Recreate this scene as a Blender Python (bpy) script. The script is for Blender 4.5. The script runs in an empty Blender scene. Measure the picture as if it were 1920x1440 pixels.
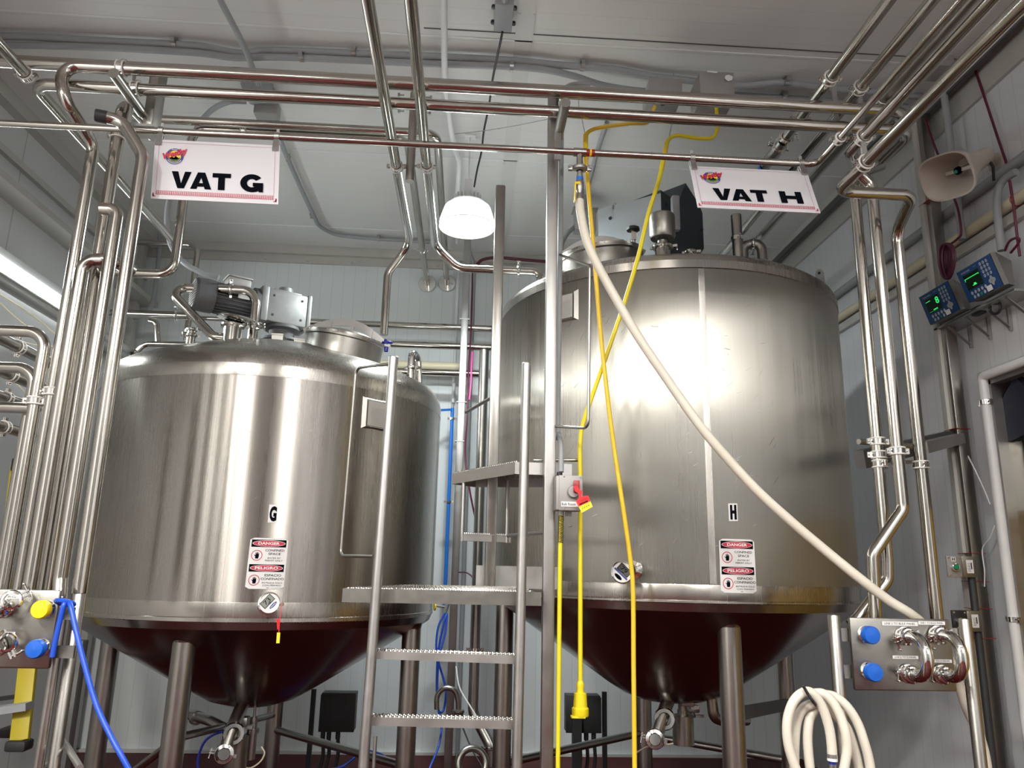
import bpy, bmesh, math, random
from mathutils import Vector, Matrix
random.seed(7)
SC = bpy.context.scene
COL = SC.collection
# ------------------------------------------------------------------ camera
F = 1430.0
Yc = Vector((-87, -343, F)).normalized()
Zc = Vector((130, 5920, F)); Zc = (Zc - Zc.dot(Yc) * Yc).normalized()
Xc = Yc.cross(Zc)
if Xc.x < 0: Xc = -Xc
EYE = Vector((0, 0, 1.6))
cam = bpy.data.cameras.new('camera'); camo = bpy.data.objects.new('camera', cam); COL.objects.link(camo)
right = Vector((Xc.x, Yc.x, Zc.x)); up = Vector((Xc.y, Yc.y, Zc.y)); fwd = Vector((Xc.z, Yc.z, Zc.z))
camo.matrix_world = Matrix((
    (right.x, up.x, -fwd.x, EYE.x), (right.y, up.y, -fwd.y, EYE.y), (right.z, up.z, -fwd.z, EYE.z), (0, 0, 0, 1)))
cam.sensor_width = 36; cam.lens = F / 1920 * 36; cam.clip_start = .05; cam.clip_end = 60
SC.camera = camo
# ------------------------------------------------------------------ view and world
SC.view_settings.view_transform = 'Standard'; SC.view_settings.look = 'None'
SC.view_settings.exposure = 0.12; SC.view_settings.gamma = 1; SC.view_settings.use_curve_mapping = False
w = bpy.data.worlds.new('world'); SC.world = w; w.use_nodes = True
w.node_tree.nodes['Background'].inputs[0].default_value = (.55, .6, .65, 1)
w.node_tree.nodes['Background'].inputs[1].default_value = .03

# room size
XL, XR, YB, YF, ZT = -3.27, 3.05, 7.27, -3.6, 4.69
# ------------------------------------------------------------------ lamps the room has (light inside each lamp shade)
def lamp_light(x, y, z, power, color, size=.34):
    l = bpy.data.lights.new('high_bay_light', 'AREA'); l.shape = 'DISK'; l.size = size; l.energy = power; l.color = color
    o = bpy.data.objects.new('high_bay_light', l); o.location = (x, y, z); COL.objects.link(o)
    return o
WARM = (1, .965, .90); COOL = (.93, 1, 1)
LAMPS = [(-.075, 5.05, 3.96, COOL, 85, 5), (-2.4, -.4, 4.02, WARM, 230, 9), (.35, .5, 3.8, WARM, 75, 4),
         (-1.7, -1.2, 4.02, WARM, 170, 9), (1.7, -2.2, 4.02, WARM, 90, 9)]

# ------------------------------------------------------------------ picture point -> point in the room
def ray(u, v):
    c = Vector((u - 960, 720 - v, F)); return Vector((c.dot(Xc), c.dot(Yc), c.dot(Zc)))
def P(u, v, Y=None, X=None, Z=None):
    d = ray(u, v)
    if Y is not None: t = Y / d.y
    elif X is not None: t = X / d.x
    else: t = (Z - EYE.z) / d.z
    return EYE + d * t
def cc(p):
    return Vector((p.x * Xc.x + p.y * Yc.x + p.z * Zc.x, p.x * Xc.y + p.y * Yc.y + p.z * Zc.y, p.x * Xc.z + p.y * Yc.z + p.z * Zc.z))
AX = {'x': Vector((1, 0, 0)), 'y': Vector((0, 1, 0)), 'z': Vector((0, 0, 1))}
def go(p, ax, k, val):
    """the point reached from p along an axis, where it lines up with column u / row v, or has coordinate c, or a length m"""
    d = AX[ax] if isinstance(ax, str) else Vector(ax)
    if k == 'm': return p + d * val
    if k == 'c':
        i = 'xyz'.index(ax); q = p.copy(); q[i] = val; return q
    a = cc(p - EYE); b = cc(d)
    if k == 'u': t = (F * a.x - (val - 960) * a.z) / ((val - 960) * b.z - F * b.x)
    else: t = (F * a.y - (720 - val) * a.z) / ((720 - val) * b.z - F * b.y)
    return p + d * t
def R(start, *steps):
    out = [start]
    for s in steps: out.append(go(out[-1], *s))
    return out
def cylhit(u, v, cx, cy, r):
    d = ray(u, v); ox, oy = -cx, -cy
    A = d.x**2 + d.y**2; B = 2 * (ox * d.x + oy * d.y); Cc = ox * ox + oy * oy - r * r
    D = max(0, B * B - 4 * A * Cc); t = (-B - math.sqrt(D)) / (2 * A)
    return EYE + d * t

# ------------------------------------------------------------------ materials
def mat(name, base, rough=.5, metal=0, emit=None, es=0, noise=0, nscale=8, bump=0, spec=.5, alpha=1, trans=0, coat=0):
    m = bpy.data.materials.new(name); m.use_nodes = True; nt = m.node_tree; b = nt.nodes['Principled BSDF']
    b.inputs['Base Color'].default_value = (*base, 1); b.inputs['Roughness'].default_value = rough
    b.inputs['Metallic'].default_value = metal; b.inputs['Specular IOR Level'].default_value = spec
    b.inputs['Transmission Weight'].default_value = trans; b.inputs['Coat Weight'].default_value = coat
    if emit: b.inputs['Emission Color'].default_value = (*emit, 1); b.inputs['Emission Strength'].default_value = es
    tc = nt.nodes.new('ShaderNodeTexCoord'); n = nt.nodes.new('ShaderNodeTexNoise')
    n.inputs['Scale'].default_value = nscale; n.inputs['Detail'].default_value = 6
    nt.links.new(tc.outputs['Object'], n.inputs['Vector'])
    if noise:
        r = nt.nodes.new('ShaderNodeMapRange'); r.inputs['To Min'].default_value = 1 - noise; r.inputs['To Max'].default_value = 1 + noise
        nt.links.new(n.outputs['Fac'], r.inputs['Value'])
        mx = nt.nodes.new('ShaderNodeMix'); mx.data_type = 'RGBA'; mx.blend_type = 'MULTIPLY'; mx.inputs['Factor'].default_value = 1
        mx.inputs['A'].default_value = (*base, 1); nt.links.new(r.outputs['Result'], mx.inputs['B'])
        nt.links.new(mx.outputs['Result'], b.inputs['Base Color'])
    rr = nt.nodes.new('ShaderNodeMapRange'); rr.inputs['To Min'].default_value = rough * .8; rr.inputs['To Max'].default_value = min(1, rough * 1.25)
    nt.links.new(n.outputs['Fac'], rr.inputs['Value']); nt.links.new(rr.outputs['Result'], b.inputs['Roughness'])
    if bump:
        bp = nt.nodes.new('ShaderNodeBump'); bp.inputs['Strength'].default_value = bump; bp.inputs['Distance'].default_value = .003
        nt.links.new(n.outputs['Fac'], bp.inputs['Height']); nt.links.new(bp.outputs['Normal'], b.inputs['Normal'])
    return m
def tank_mat(name, base, rough, aniso, rot, streak=.1, sx=150, sz=.35):
    m = bpy.data.materials.new(name); m.use_nodes = True; nt = m.node_tree; b = nt.nodes['Principled BSDF']; N = nt.nodes.new; L = nt.links.new
    b.inputs['Metallic'].default_value = 1; b.inputs['Anisotropic'].default_value = aniso; b.inputs['Anisotropic Rotation'].default_value = rot
    t = N('ShaderNodeTangent'); t.direction_type = 'RADIAL'; t.axis = 'Z'; L(t.outputs[0], b.inputs['Tangent'])
    tc = N('ShaderNodeTexCoord'); mp = N('ShaderNodeMapping'); mp.inputs['Scale'].default_value = (sx, sx, sz)
    L(tc.outputs['Object'], mp.inputs['Vector']); n = N('ShaderNodeTexNoise'); n.inputs['Scale'].default_value = 1; n.inputs['Detail'].default_value = 5
    L(mp.outputs[0], n.inputs['Vector'])
    n2 = N('ShaderNodeTexNoise'); n2.inputs['Scale'].default_value = 1.3; n2.inputs['Detail'].default_value = 4; L(tc.outputs['Object'], n2.inputs['Vector'])
    ad = N('ShaderNodeMath'); ad.operation = 'ADD'; L(n.outputs['Fac'], ad.inputs[0]); L(n2.outputs['Fac'], ad.inputs[1])
    r = N('ShaderNodeMapRange'); r.inputs['From Min'].default_value = .6; r.inputs['From Max'].default_value = 1.4
    r.inputs['To Min'].default_value = 1 - streak; r.inputs['To Max'].default_value = 1 + streak; L(ad.outputs[0], r.inputs['Value'])
    mx = N('ShaderNodeMix'); mx.data_type = 'RGBA'; mx.blend_type = 'MULTIPLY'; mx.inputs['Factor'].default_value = 1
    mx.inputs['A'].default_value = (*base, 1); L(r.outputs[0], mx.inputs['B']); L(mx.outputs['Result'], b.inputs['Base Color'])
    r2 = N('ShaderNodeMapRange'); r2.inputs['From Min'].default_value = .6; r2.inputs['From Max'].default_value = 1.4
    r2.inputs['To Min'].default_value = rough * .85; r2.inputs['To Max'].default_value = rough * 1.2
    L(ad.outputs[0], r2.inputs['Value']); L(r2.outputs[0], b.inputs['Roughness'])
    return m
def panel_mat(name, base, axis, period, groove=.06, rough=.45, dark=.78, noise=.05, bump=.4):
    """painted metal panels with fine parallel grooves"""
    m = bpy.data.materials.new(name); m.use_nodes = True; nt = m.node_tree; b = nt.nodes['Principled BSDF']; N = nt.nodes.new; L = nt.links.new
    tc = N('ShaderNodeTexCoord'); sp = N('ShaderNodeSeparateXYZ'); L(tc.outputs['Object'], sp.inputs[0])
    dv = N('ShaderNodeMath'); dv.operation = 'DIVIDE'; L(sp.outputs['XYZ'.index(axis)], dv.inputs[0]); dv.inputs[1].default_value = period
    fr = N('ShaderNodeMath'); fr.operation = 'FRACT'; L(dv.outputs[0], fr.inputs[0])
    cmp_ = N('ShaderNodeMath'); cmp_.operation = 'LESS_THAN'; L(fr.outputs[0], cmp_.inputs[0]); cmp_.inputs[1].default_value = groove
    n = N('ShaderNodeTexNoise'); n.inputs['Scale'].default_value = 1.1; n.inputs['Detail'].default_value = 7; L(tc.outputs['Object'], n.inputs['Vector'])
    r = N('ShaderNodeMapRange'); r.inputs['To Min'].default_value = 1 - noise; r.inputs['To Max'].default_value = 1 + noise; L(n.outputs['Fac'], r.inputs['Value'])
    g = N('ShaderNodeMapRange'); g.inputs['To Min'].default_value = 1; g.inputs['To Max'].default_value = dark; L(cmp_.outputs[0], g.inputs['Value'])
    ml = N('ShaderNodeMath'); ml.operation = 'MULTIPLY'; L(r.outputs[0], ml.inputs[0]); L(g.outputs[0], ml.inputs[1])
    mx = N('ShaderNodeMix'); mx.data_type = 'RGBA'; mx.blend_type = 'MULTIPLY'; mx.inputs['Factor'].default_value = 1
    mx.inputs['A'].default_value = (*base, 1); L(ml.outputs[0], mx.inputs['B']); L(mx.outputs['Result'], b.inputs['Base Color'])
    b.inputs['Roughness'].default_value = rough
    bp = N('ShaderNodeBump'); bp.inputs['Strength'].default_value = bump; bp.inputs['Distance'].default_value = .004; bp.invert = True
    L(cmp_.outputs[0], bp.inputs['Height']); L(bp.outputs[0], b.inputs['Normal'])
    return m
M = dict(
    pipe=mat('polished_steel_tube', (.50, .475, .435), .15, 1, noise=.06),
    pipe2=mat('dull_steel_tube', (.40, .385, .36), .3, 1, noise=.1),
    brushed=mat('brushed_steel', (.33, .32, .295), .33, 1, noise=.08, nscale=30),
    satin=mat('satin_steel_frame', (.42, .41, .40), .42, 1, noise=.12, nscale=14),
    chrome=mat('bright_steel', (.72, .71, .69), .1, 1),
    vatg=tank_mat('vertical_streaked_tank_steel', (.40, .378, .35), .27, .97, .25, .07),
    vath=tank_mat('cross_brushed_tank_steel', (.36, .347, .315), .29, 1.0, 0, .06),
    band=tank_mat('polished_band_steel', (.46, .437, .405), .26, .6, .25, .03),
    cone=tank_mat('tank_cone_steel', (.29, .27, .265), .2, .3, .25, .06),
    white=mat('white_enamel', (.72, .73, .74), .4, noise=.04),
    gasket=mat('white_gasket', (.72, .71, .68), .5),
    grey=mat('grey_conduit', (.30, .315, .33), .5, noise=.12, nscale=6),
    greybox=mat('grey_steel_box', (.32, .31, .30), .5, .3, noise=.1),
    motor=mat('dark_grey_cast', (.10, .10, .105), .55, .2, noise=.15, nscale=20, bump=.3),
    gearbox=mat('silver_painted_cast', (.23, .235, .235), .45, .4, noise=.12, nscale=20, bump=.3),
    bluegrey=mat('blue_grey_casting', (.42, .47, .50), .5, .1, noise=.05),
    darkblue=mat('dark_blue_grey_casting', (.035, .045, .055), .5, .1, noise=.1),
    black=mat('black_plastic', (.015, .015, .017), .45),
    blackbox=mat('charcoal_box', (.03, .033, .035), .5, noise=.1),
    rubber=mat('black_rubber', (.02, .02, .022), .6),
    yellow=mat('yellow_cable', (.75, .62, .01), .45, noise=.04),
    yellow2=mat('golden_yellow_cable', (.85, .55, .03), .45, noise=.04),
    yellowcap=mat('yellow_cap', (.85, .60, .01), .4),
    fibre=mat('yellow_fibreglass', (.42, .34, .01), .5, noise=.08),
    blue=mat('blue_hose', (.01, .07, .50), .35, noise=.05),
    bluecap=mat('blue_cap', (.005, .10, .50), .4),
    navy=mat('navy_plastic', (.01, .02, .28), .35),
    bluepipe=mat('blue_painted_pipe', (.01, .16, .62), .35),
    hose=mat('cream_hose', (.66, .62, .53), .45, noise=.07, nscale=3),
    cream=mat('cream_plastic_pipe', (.62, .56, .40), .4, noise=.12, nscale=4),
    horn=mat('beige_horn_plastic', (.46, .41, .36), .5, noise=.06),
    maroon=mat('maroon_cable', (.10, .008, .03), .4),
    pink=mat('pink_cable', (.45, .06, .22), .4),
    red=mat('red_tag', (.75, .015, .02), .4), redswitch=mat('dark_red_switch', (.30, .01, .01), .35),
    yelpaper=mat('yellow_tag_paper', (.85, .78, .02), .5),
    paper=mat('white_card', (.66, .655, .69), .45), label=mat('white_label', (.72, .72, .72), .5),
    ink=mat('black_ink', (.004, .005, .008), .9, spec=.03), signred=mat('red_ink', (.55, .02, .06), .5),
    signpink=mat('pink_line_ink', (.50, .12, .22), .5),
    logoblue=mat('logo_blue', (.03, .05, .25), .5), logoyel=mat('logo_yellow', (.80, .62, .05), .5), logogrn=mat('logo_green', (.04, .14, .03), .5),
    panelblue=mat('blue_keypad_face', (.008, .05, .17), .4), key=mat('grey_key', (.42, .44, .48), .45), keyg=mat('green_key', (.02, .22, .10), .45),
    screen=mat('dark_screen', (.004, .02, .008), .25), glow=mat('green_digits', (.02, .5, .08), .4, emit=(.03, .9, .2), es=.7),
    lcd=mat('grey_lcd', (.20, .22, .19), .3), lcdd=mat('dark_lcd', (.05, .045, .04), .3),
    green=mat('green_button', (.01, .25, .14), .35),
    floor=mat('red_epoxy_floor', (.058, .005, .0045), .5, noise=.25, nscale=2.5, bump=.2, spec=.15),
    curb=mat('white_floor_edge', (.55, .55, .53), .6, noise=.15),
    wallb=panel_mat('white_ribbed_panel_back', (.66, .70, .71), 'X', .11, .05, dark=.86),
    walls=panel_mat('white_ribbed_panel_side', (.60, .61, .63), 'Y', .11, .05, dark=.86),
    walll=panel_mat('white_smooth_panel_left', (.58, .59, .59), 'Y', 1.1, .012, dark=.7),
    ceil=panel_mat('ceiling_panel', (.66, .66, .65), 'Y', .135, .06, dark=.94, noise=.07, bump=.6),
    trim=mat('grey_metal_trim', (.50, .49, .46), .45, .25, noise=.1),
    angle=mat('dark_angle_trim', (.10, .10, .10), .5, .3),
    gold=mat('yellow_door_leaf', (.34, .22, .05), .6, noise=.05), navycloth=mat('navy_flap', (.012, .016, .03), .6),
    lampglow=mat('lamp_shade_glow', (.9, .9, .9), .4, emit=(1, 1, 1), es=9),
    tubeglow=mat('strip_lamp_glow', (.9, .9, .9), .4, emit=(.95, 1, 1), es=4),
    lineglow=mat('added_linear_lamp_glow', (.9, .9, .9), .4, emit=(1, .98, .95), es=30),
    lampcool=mat('lamp_shade_rim', (.8, .82, .82), .4, emit=(.95, 1, 1), es=1.2),
    concrete=mat('leg_plinth', (.16, .15, .15), .7, noise=.2),
    brass=mat('copper_fitting', (.60, .35, .28), .3, 1),
)
# ------------------------------------------------------------------ mesh builder
ORG = {}
class MB:
    def __init__(s): s.bm = bmesh.new(); s.mats = []
    def _mi(s, m):
        if m is None: return 0
        if m not in s.mats: s.mats.append(m)
        return s.mats.index(m)
    def face(s, vs, m=None):
        try:
            f = s.bm.faces.new([s.bm.verts.new(v) for v in vs]); f.material_index = s._mi(m); return f
        except ValueError: pass
    def box(s, c, size, ax=None, m=None, bev=0):
        """box centred at c; ax = (x,y,z) axes"""
        x, y, z = ax or (AX['x'], AX['y'], AX['z']); mi = s._mi(m)
        c = Vector(c); hx, hy, hz = (Vector(k) * (q / 2) for k, q in zip((x, y, z), size))
        vs = [s.bm.verts.new(c + a * hx + b * hy + d * hz) for a in (-1, 1) for b in (-1, 1) for d in (-1, 1)]
        fs = [s.bm.faces.new([vs[i] for i in q]) for q in ((0, 1, 3, 2), (4, 6, 7, 5), (0, 4, 5, 1), (2, 3, 7, 6), (0, 2, 6, 4), (1, 5, 7, 3))]
        for f in fs: f.material_index = mi
        if bev:
            es = {e for f in fs for e in f.edges}
            bmesh.ops.bevel(s.bm, geom=list(es), offset=bev, segments=2, affect='EDGES', profile=.5)
        return s
    def bar(s, a, b, wdt, hgt, upv=(0, 0, 1), m=None, bev=0):
        a = Vector(a); b = Vector(b); z = (b - a); L = z.length; z.normalize(); u = Vector(upv)
        if abs(z.dot(u)) > .95: u = Vector((0, 1, 0))
        x = u.cross(z).normalized(); y = z.cross(x)
        return s.box((a + b) / 2, (wdt, hgt, L), (x, y, z), m, bev)
    def sweep(s, pts, r, seg=20, m=None, caps=True, closed=False):
        pts = [Vector(p) for p in pts]; n = len(pts); mi = s._mi(m); rings = []
        rad = r if hasattr(r, '__len__') else [r] * n
        prev = None; N = None
        for i, p in enumerate(pts):
            if closed: t = (pts[(i + 1) % n] - pts[i - 1]).normalized()
            else: t = (pts[min(i + 1, n - 1)] - pts[max(i - 1, 0)]).normalized()
            if N is None:
                N = t.orthogonal().normalized()
            else:
                N = (N - t * N.dot(t)).normalized()
            Bn = t.cross(N)
            # keep tube thickness at mitres
            rings.append([s.bm.verts.new(p + (N * math.cos(a) + Bn * math.sin(a)) * rad[i]) for a in [2 * math.pi * k / seg for k in range(seg)]])
        for i in range(n if closed else n - 1):
            A = rings[i]; B_ = rings[(i + 1) % n]
            for k in range(seg):
                f = s.bm.faces.new((A[k], A[(k + 1) % seg], B_[(k + 1) % seg], B_[k])); f.material_index = mi
        if caps and not closed:
            f = s.bm.faces.new(rings[0][::-1]); f.material_index = mi
            f = s.bm.faces.new(rings[-1]); f.material_index = mi
        return s
    def cyl(s, a, b, r, r2=None, seg=24, m=None):
        return s.sweep([a, b], [r, r if r2 is None else r2], seg, m)
    def lathe(s, prof, c, ax=(0, 0, 1), seg=32, m=None, close=False):
        """prof = [(radius, height)...] about ax through c"""
        z = Vector(ax).normalized(); x = z.orthogonal().normalized(); y = z.cross(x); c = Vector(c); mi = s._mi(m); rings = []
        for r, h in prof:
            if r < 1e-6: rings.append([s.bm.verts.new(c + z * h)])
            else: rings.append([s.bm.verts.new(c + z * h + (x * math.cos(a) + y * math.sin(a)) * r) for a in [2 * math.pi * k / seg for k in range(seg)]])
        for A, B_ in zip(rings, rings[1:] + ([rings[0]] if close else [])):
            for k in range(seg):
                k2 = (k + 1) % seg
                if len(A) == 1 and len(B_) == 1: continue
                if len(A) == 1: q = (A[0], B_[k2], B_[k])
                elif len(B_) == 1: q = (A[k], A[k2], B_[0])
                else: q = (A[k], A[k2], B_[k2], B_[k])
                f = s.bm.faces.new(q); f.material_index = mi
        return s
    def torus(s, c, ax, R_, r, seg=28, ms=10, m=None):
        prof = [(R_ + r * math.cos(a), r * math.sin(a)) for a in [2 * math.pi * k / ms for k in range(ms)]]
        return s.lathe(prof, c, ax, seg, m, close=True)
    def prism(s, poly, ex, ey, ez, o, th, m=None):
        """2-D outline poly in axes ex,ey from o, thickness th along ez"""
        o = Vector(o); ex, ey, ez = Vector(ex), Vector(ey), Vector(ez); mi = s._mi(m)
        A = [s.bm.verts.new(o + ex * x + ey * y) for x, y in poly]; B_ = [s.bm.verts.new(o + ex * x + ey * y + ez * th) for x, y in poly]
        n = len(poly)
        for f in (s.bm.faces.new(A[::-1]), s.bm.faces.new(B_)): f.material_index = mi
        for k in range(n):
            f = s.bm.faces.new((A[k], A[(k + 1) % n], B_[(k + 1) % n], B_[k])); f.material_index = mi
        return s
    def slab(s, pts, th, m=None, dirv=(0, 0, -1)):
        d = Vector(dirv) * th; A = [s.bm.verts.new(Vector(p)) for p in pts]; B_ = [s.bm.verts.new(Vector(p) + d) for p in pts]; n = len(pts); mi = s._mi(m)
        for f in (s.bm.faces.new(A), s.bm.faces.new(B_[::-1])): f.material_index = mi
        for k in range(n):
            f = s.bm.faces.new((A[k], A[(k + 1) % n], B_[(k + 1) % n], B_[k])); f.material_index = mi
        return s
    def meshdata(s, verts, faces, m=None):
        mi = s._mi(m); V = [s.bm.verts.new(v) for v in verts]
        for q in faces:
            try: f = s.bm.faces.new([V[i] for i in q]); f.material_index = mi
            except ValueError: pass
        return s
    def out(s, name, material, parent=None, angle=32, origin=None):
        bmesh.ops.recalc_face_normals(s.bm, faces=s.bm.faces)
        me = bpy.data.meshes.new(name)
        vs = [v.co for v in s.bm.verts]
        if origin is None:
            mn = Vector([min(v[i] for v in vs) for i in range(3)]); mx = Vector([max(v[i] for v in vs) for i in range(3)])
            origin = Vector(((mn.x + mx.x) / 2, (mn.y + mx.y) / 2, mn.z))
        origin = Vector(origin)
        for v in s.bm.verts: v.co -= origin
        s.bm.to_mesh(me); s.bm.free()
        for p in me.polygons: p.use_smooth = True
        me.set_sharp_from_angle(angle=math.radians(angle))
        ml = [material] + [M[x] if isinstance(x, str) else x for x in s.mats[1:]] if s.mats else [material]
        for x in ml: me.materials.append(M[x] if isinstance(x, str) else x)
        o = bpy.data.objects.new(name, me); COL.objects.link(o); ORG[o.name] = origin
        if parent is not None:
            o.parent = parent; o.location = origin - ORG[parent.name]
        else: o.location = origin
        return o
def B():
    b = MB(); b.mats = ['_base']; return b
def tag(o, label=None, cat=None, group=None, kind=None):
    if label: o['label'] = label
    if cat: o['category'] = cat
    if group: o['group'] = group
    if kind: o['kind'] = kind
    return o
def empty(name, loc, label, cat, group=None):
    o = bpy.data.objects.new(name, None); o.location = loc; o.empty_display_size = .1; COL.objects.link(o); ORG[o.name] = Vector(loc)
    return tag(o, label, cat, group)
def fillet(pts, rads, n=8):
    pts = [Vector(p) for p in pts]; out = [pts[0]]
    if not hasattr(rads, '__len__'): rads = [rads] * (len(pts) - 2)
    for i in range(1, len(pts) - 1):
        a, p, c = pts[i - 1], pts[i], pts[i + 1]; d1 = (a - p); d2 = (c - p); l1, l2 = d1.length, d2.length
        if l1 < 1e-6 or l2 < 1e-6: continue
        d1 /= l1; d2 /= l2; ang = math.acos(max(-1, min(1, d1.dot(d2))))
        if ang > math.pi - .03: out.append(p); continue
        t = min(rads[i - 1] / math.tan(ang / 2), l1 * .49, l2 * .49); r = t * math.tan(ang / 2)
        bis = (d1 + d2).normalized(); cen = p + bis * (r / math.sin(ang / 2))
        s0 = (p + d1 * t) - cen; s1 = (p + d2 * t) - cen; tot = s0.angle(s1)
        for k in range(n + 1):
            f = k / n; out.append(cen + (s0 * math.sin((1 - f) * tot) + s1 * math.sin(f * tot)) / math.sin(tot) if tot > 1e-4 else p)
    out.append(pts[-1]); return out
def smooth(pts, n=8):
    pts = [Vector(p) for p in pts]; q = [pts[0] * 2 - pts[1]] + pts + [pts[-1] * 2 - pts[-2]]; out = []
    for i in range(1, len(q) - 2):
        for k in range(n):
            t = k / n; a, b, c, d = q[i - 1:i + 3]
            out.append(.5 * ((2 * b) + (c - a) * t + (2 * a - 5 * b + 4 * c - d) * t * t + (3 * b - a - 3 * c + d) * t ** 3))
    out.append(pts[-1]); return out
def pipe(name, pts, r, material='pipe', parent=None, bend=None, label=None, cat=None, group=None, seg=20):
    b = B(); b.sweep(fillet(pts, bend if bend is not None else r * 3), r, seg)
    return tag(b.out(name, material, parent, angle=50), label, cat, group)
def cable(name, pts, r, material, parent=None, label=None, cat=None, group=None, seg=10, n=8):
    b = B(); b.sweep(smooth(pts, n), r, seg)
    return tag(b.out(name, material, parent, angle=60), label, cat, group)
def clamp(parent, p, ax, r, ears=(0, 1, 0), name='pipe_clamp', gasket=True, wid=.026):
    """band hanger clamp with white gasket edges and two bolt ears"""
    ax = Vector(ax).normalized(); e = Vector(ears); e = (e - ax * e.dot(ax)).normalized(); t = ax.cross(e)
    b = B(); h = wid / 2
    b.lathe([(r, -h), (r + .007, -h), (r + .007, h), (r, h)], p, ax, 24, close=True)
    for sg in (-1, 1):
        for q in (-.004, .004): b.box(Vector(p) + e * sg * (r + .015) + t * q, (.022, .005, wid), (e, t, ax))
    o = b.out(name, 'chrome', parent)
    k = B()
    for sg in (-1, 1): k.cyl(Vector(p) + e * sg * (r + .017) - t * .014, Vector(p) + e * sg * (r + .017) + t * .014, .004, seg=8)
    k.out('bolt', 'chrome', o)
    if gasket:
        g = B()
        for sg in (-1, 1): g.torus(Vector(p) + ax * sg * (h + .002), ax, r + .006, .0042, 24, 8)
        g.out('gasket', 'gasket', o)
    return o
def triclamp(parent, p, ax, r, name='ferrule_clamp', ear=(0, 0, 1)):
    ax = Vector(ax).normalized(); e = Vector(ear); e = (e - ax * e.dot(ax)).normalized(); t = ax.cross(e); p = Vector(p)
    b = B(); R_ = r * 1.28 + .004
    b.lathe([(r, -.012), (R_ - .004, -.010), (R_, -.004), (R_, .004), (R_ - .004, .010), (r, .012)], p, ax, 24, close=True)
    for sg in (-1, 1): b.box(p + e * (R_ + .012) + t * sg * .007, (.026, .007, .016), (e, t, ax))
    b.box(p - e * (R_ + .005), (.016, .018, .014), (e, t, ax))
    o = b.out(name, 'chrome', parent)
    k = B(); q = p + e * (R_ + .018)
    k.cyl(q - t * .018, q + t * .03, .0045, seg=8); k.box(q + t * .034, (.007, .007, .028), (e, t, ax), bev=.002)
    k.out('wing_nut', 'chrome', o); return o
# ------------------------------------------------------------------ lettering
FONT_CACHE = {}
def text_mesh(txt, bold=0, shear=0):
    key = (txt, bold, shear)
    if key not in FONT_CACHE:
        cu = bpy.data.curves.new('t', 'FONT'); cu.body = txt; cu.size = 1; cu.offset = bold; cu.shear = shear; cu.resolution_u = 3
        o = bpy.data.objects.new('t', cu); COL.objects.link(o); dg = bpy.context.evaluated_depsgraph_get(); dg.update()
        me = o.evaluated_get(dg).to_mesh(); V = [v.co.copy() for v in me.vertices]; Fc = [tuple(p.vertices) for p in me.polygons]
        o.evaluated_get(dg).to_mesh_clear(); bpy.data.objects.remove(o); bpy.data.curves.remove(cu)
        FONT_CACHE[key] = (V, Fc)
    return FONT_CACHE[key]
def put_text(b, txt, box, f, m=None, bold=0, shear=0, rot=0):
    """fit txt into box (x0,y0,x1,y1); f maps (x,y) -> point"""
    V, Fc = text_mesh(txt, bold, shear)
    if rot:
        c, s = math.cos(rot), math.sin(rot); V = [Vector((v.x * c - v.y * s, v.x * s + v.y * c, 0)) for v in V]
    x0, x1 = min(v.x for v in V), max(v.x for v in V); y0, y1 = min(v.y for v in V), max(v.y for v in V)
    a0, b0, a1, b1 = box
    b.meshdata([f(a0 + (v.x - x0) / (x1 - x0) * (a1 - a0), b0 + (v.y - y0) / (y1 - y0) * (b1 - b0)) for v in V], Fc, m)
def flat(o, ex, ey, off=0):
    o, ex, ey = Vector(o), Vector(ex), Vector(ey); n = ex.cross(ey).normalized()
    return lambda x, y: o + ex * x + ey * y + n * off
def quad(b, f, x0, y0, x1, y1, m=None, n=1):
    for k in range(n):
        a = x0 + (x1 - x0) * k / n; c = x0 + (x1 - x0) * (k + 1) / n
        b.face([f(a, y0), f(c, y0), f(c, y1), f(a, y1)], m)
def disc(b, f, cx, cy, rx, ry, m=None, n=28, inner=0):
    for k in range(n):
        a, c = 2 * math.pi * k / n, 2 * math.pi * (k + 1) / n
        if inner: b.face([f(cx + rx * q * math.cos(t), cy + ry * q * math.sin(t)) for q, t in ((inner, a), (1, a), (1, c), (inner, c))], m)
        else: b.face([f(cx, cy), f(cx + rx * math.cos(a), cy + ry * math.sin(a)), f(cx + rx * math.cos(c), cy + ry * math.sin(c))], m)
# ================================================================== ROOM
def room_box(name, lo, hi, material):
    b = B(); lo, hi = Vector(lo), Vector(hi); b.box((lo + hi) / 2, hi - lo); o = b.out(name, material); return tag(o, kind='structure')
room_box('floor', (XL - .3, YF - .3, -.2), (XR + .3, YB + .3, 0), 'floor')
b = B(); lo, hi = Vector((XL - .3, YF - .3, ZT)), Vector((XR + .3, YB + .3, ZT + .2)); b.box((lo + hi) / 2, hi - lo)
tag(b.out('ceiling', 'ceil'), kind='structure')
room_box('wall_back', (XL - .3, YB, 0), (XR + .3, YB + .3, ZT), 'wallb')
room_box('wall_left', (XL - .3, YF, 0), (XL, YB, ZT), 'walll')
room_box('wall_front', (XL - .3, YF - .3, 0), (XR + .3, YF, ZT), 'walll')
# right wall with a door opening (Y 1.9 .. 4.12, up to z 3.0)
DY0, DY1, DZ = 1.9, 4.16, 2.72
room_box('wall_right', (XR, DY1, 0), (XR + .3, YB, ZT), 'walls')
b = B(); b.box((XR + .15, (DY0 + DY1) / 2, (DZ + ZT) / 2), (.3, DY1 - DY0, ZT - DZ)); b.box((XR + .15, (YF + DY0) / 2, ZT / 2), (.3, DY0 - YF, ZT))
tag(b.out('wall_right_door_side', 'walls'), kind='structure'); bpy.data.objects['wall_right_door_side'].name = 'wall_right.001'
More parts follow.
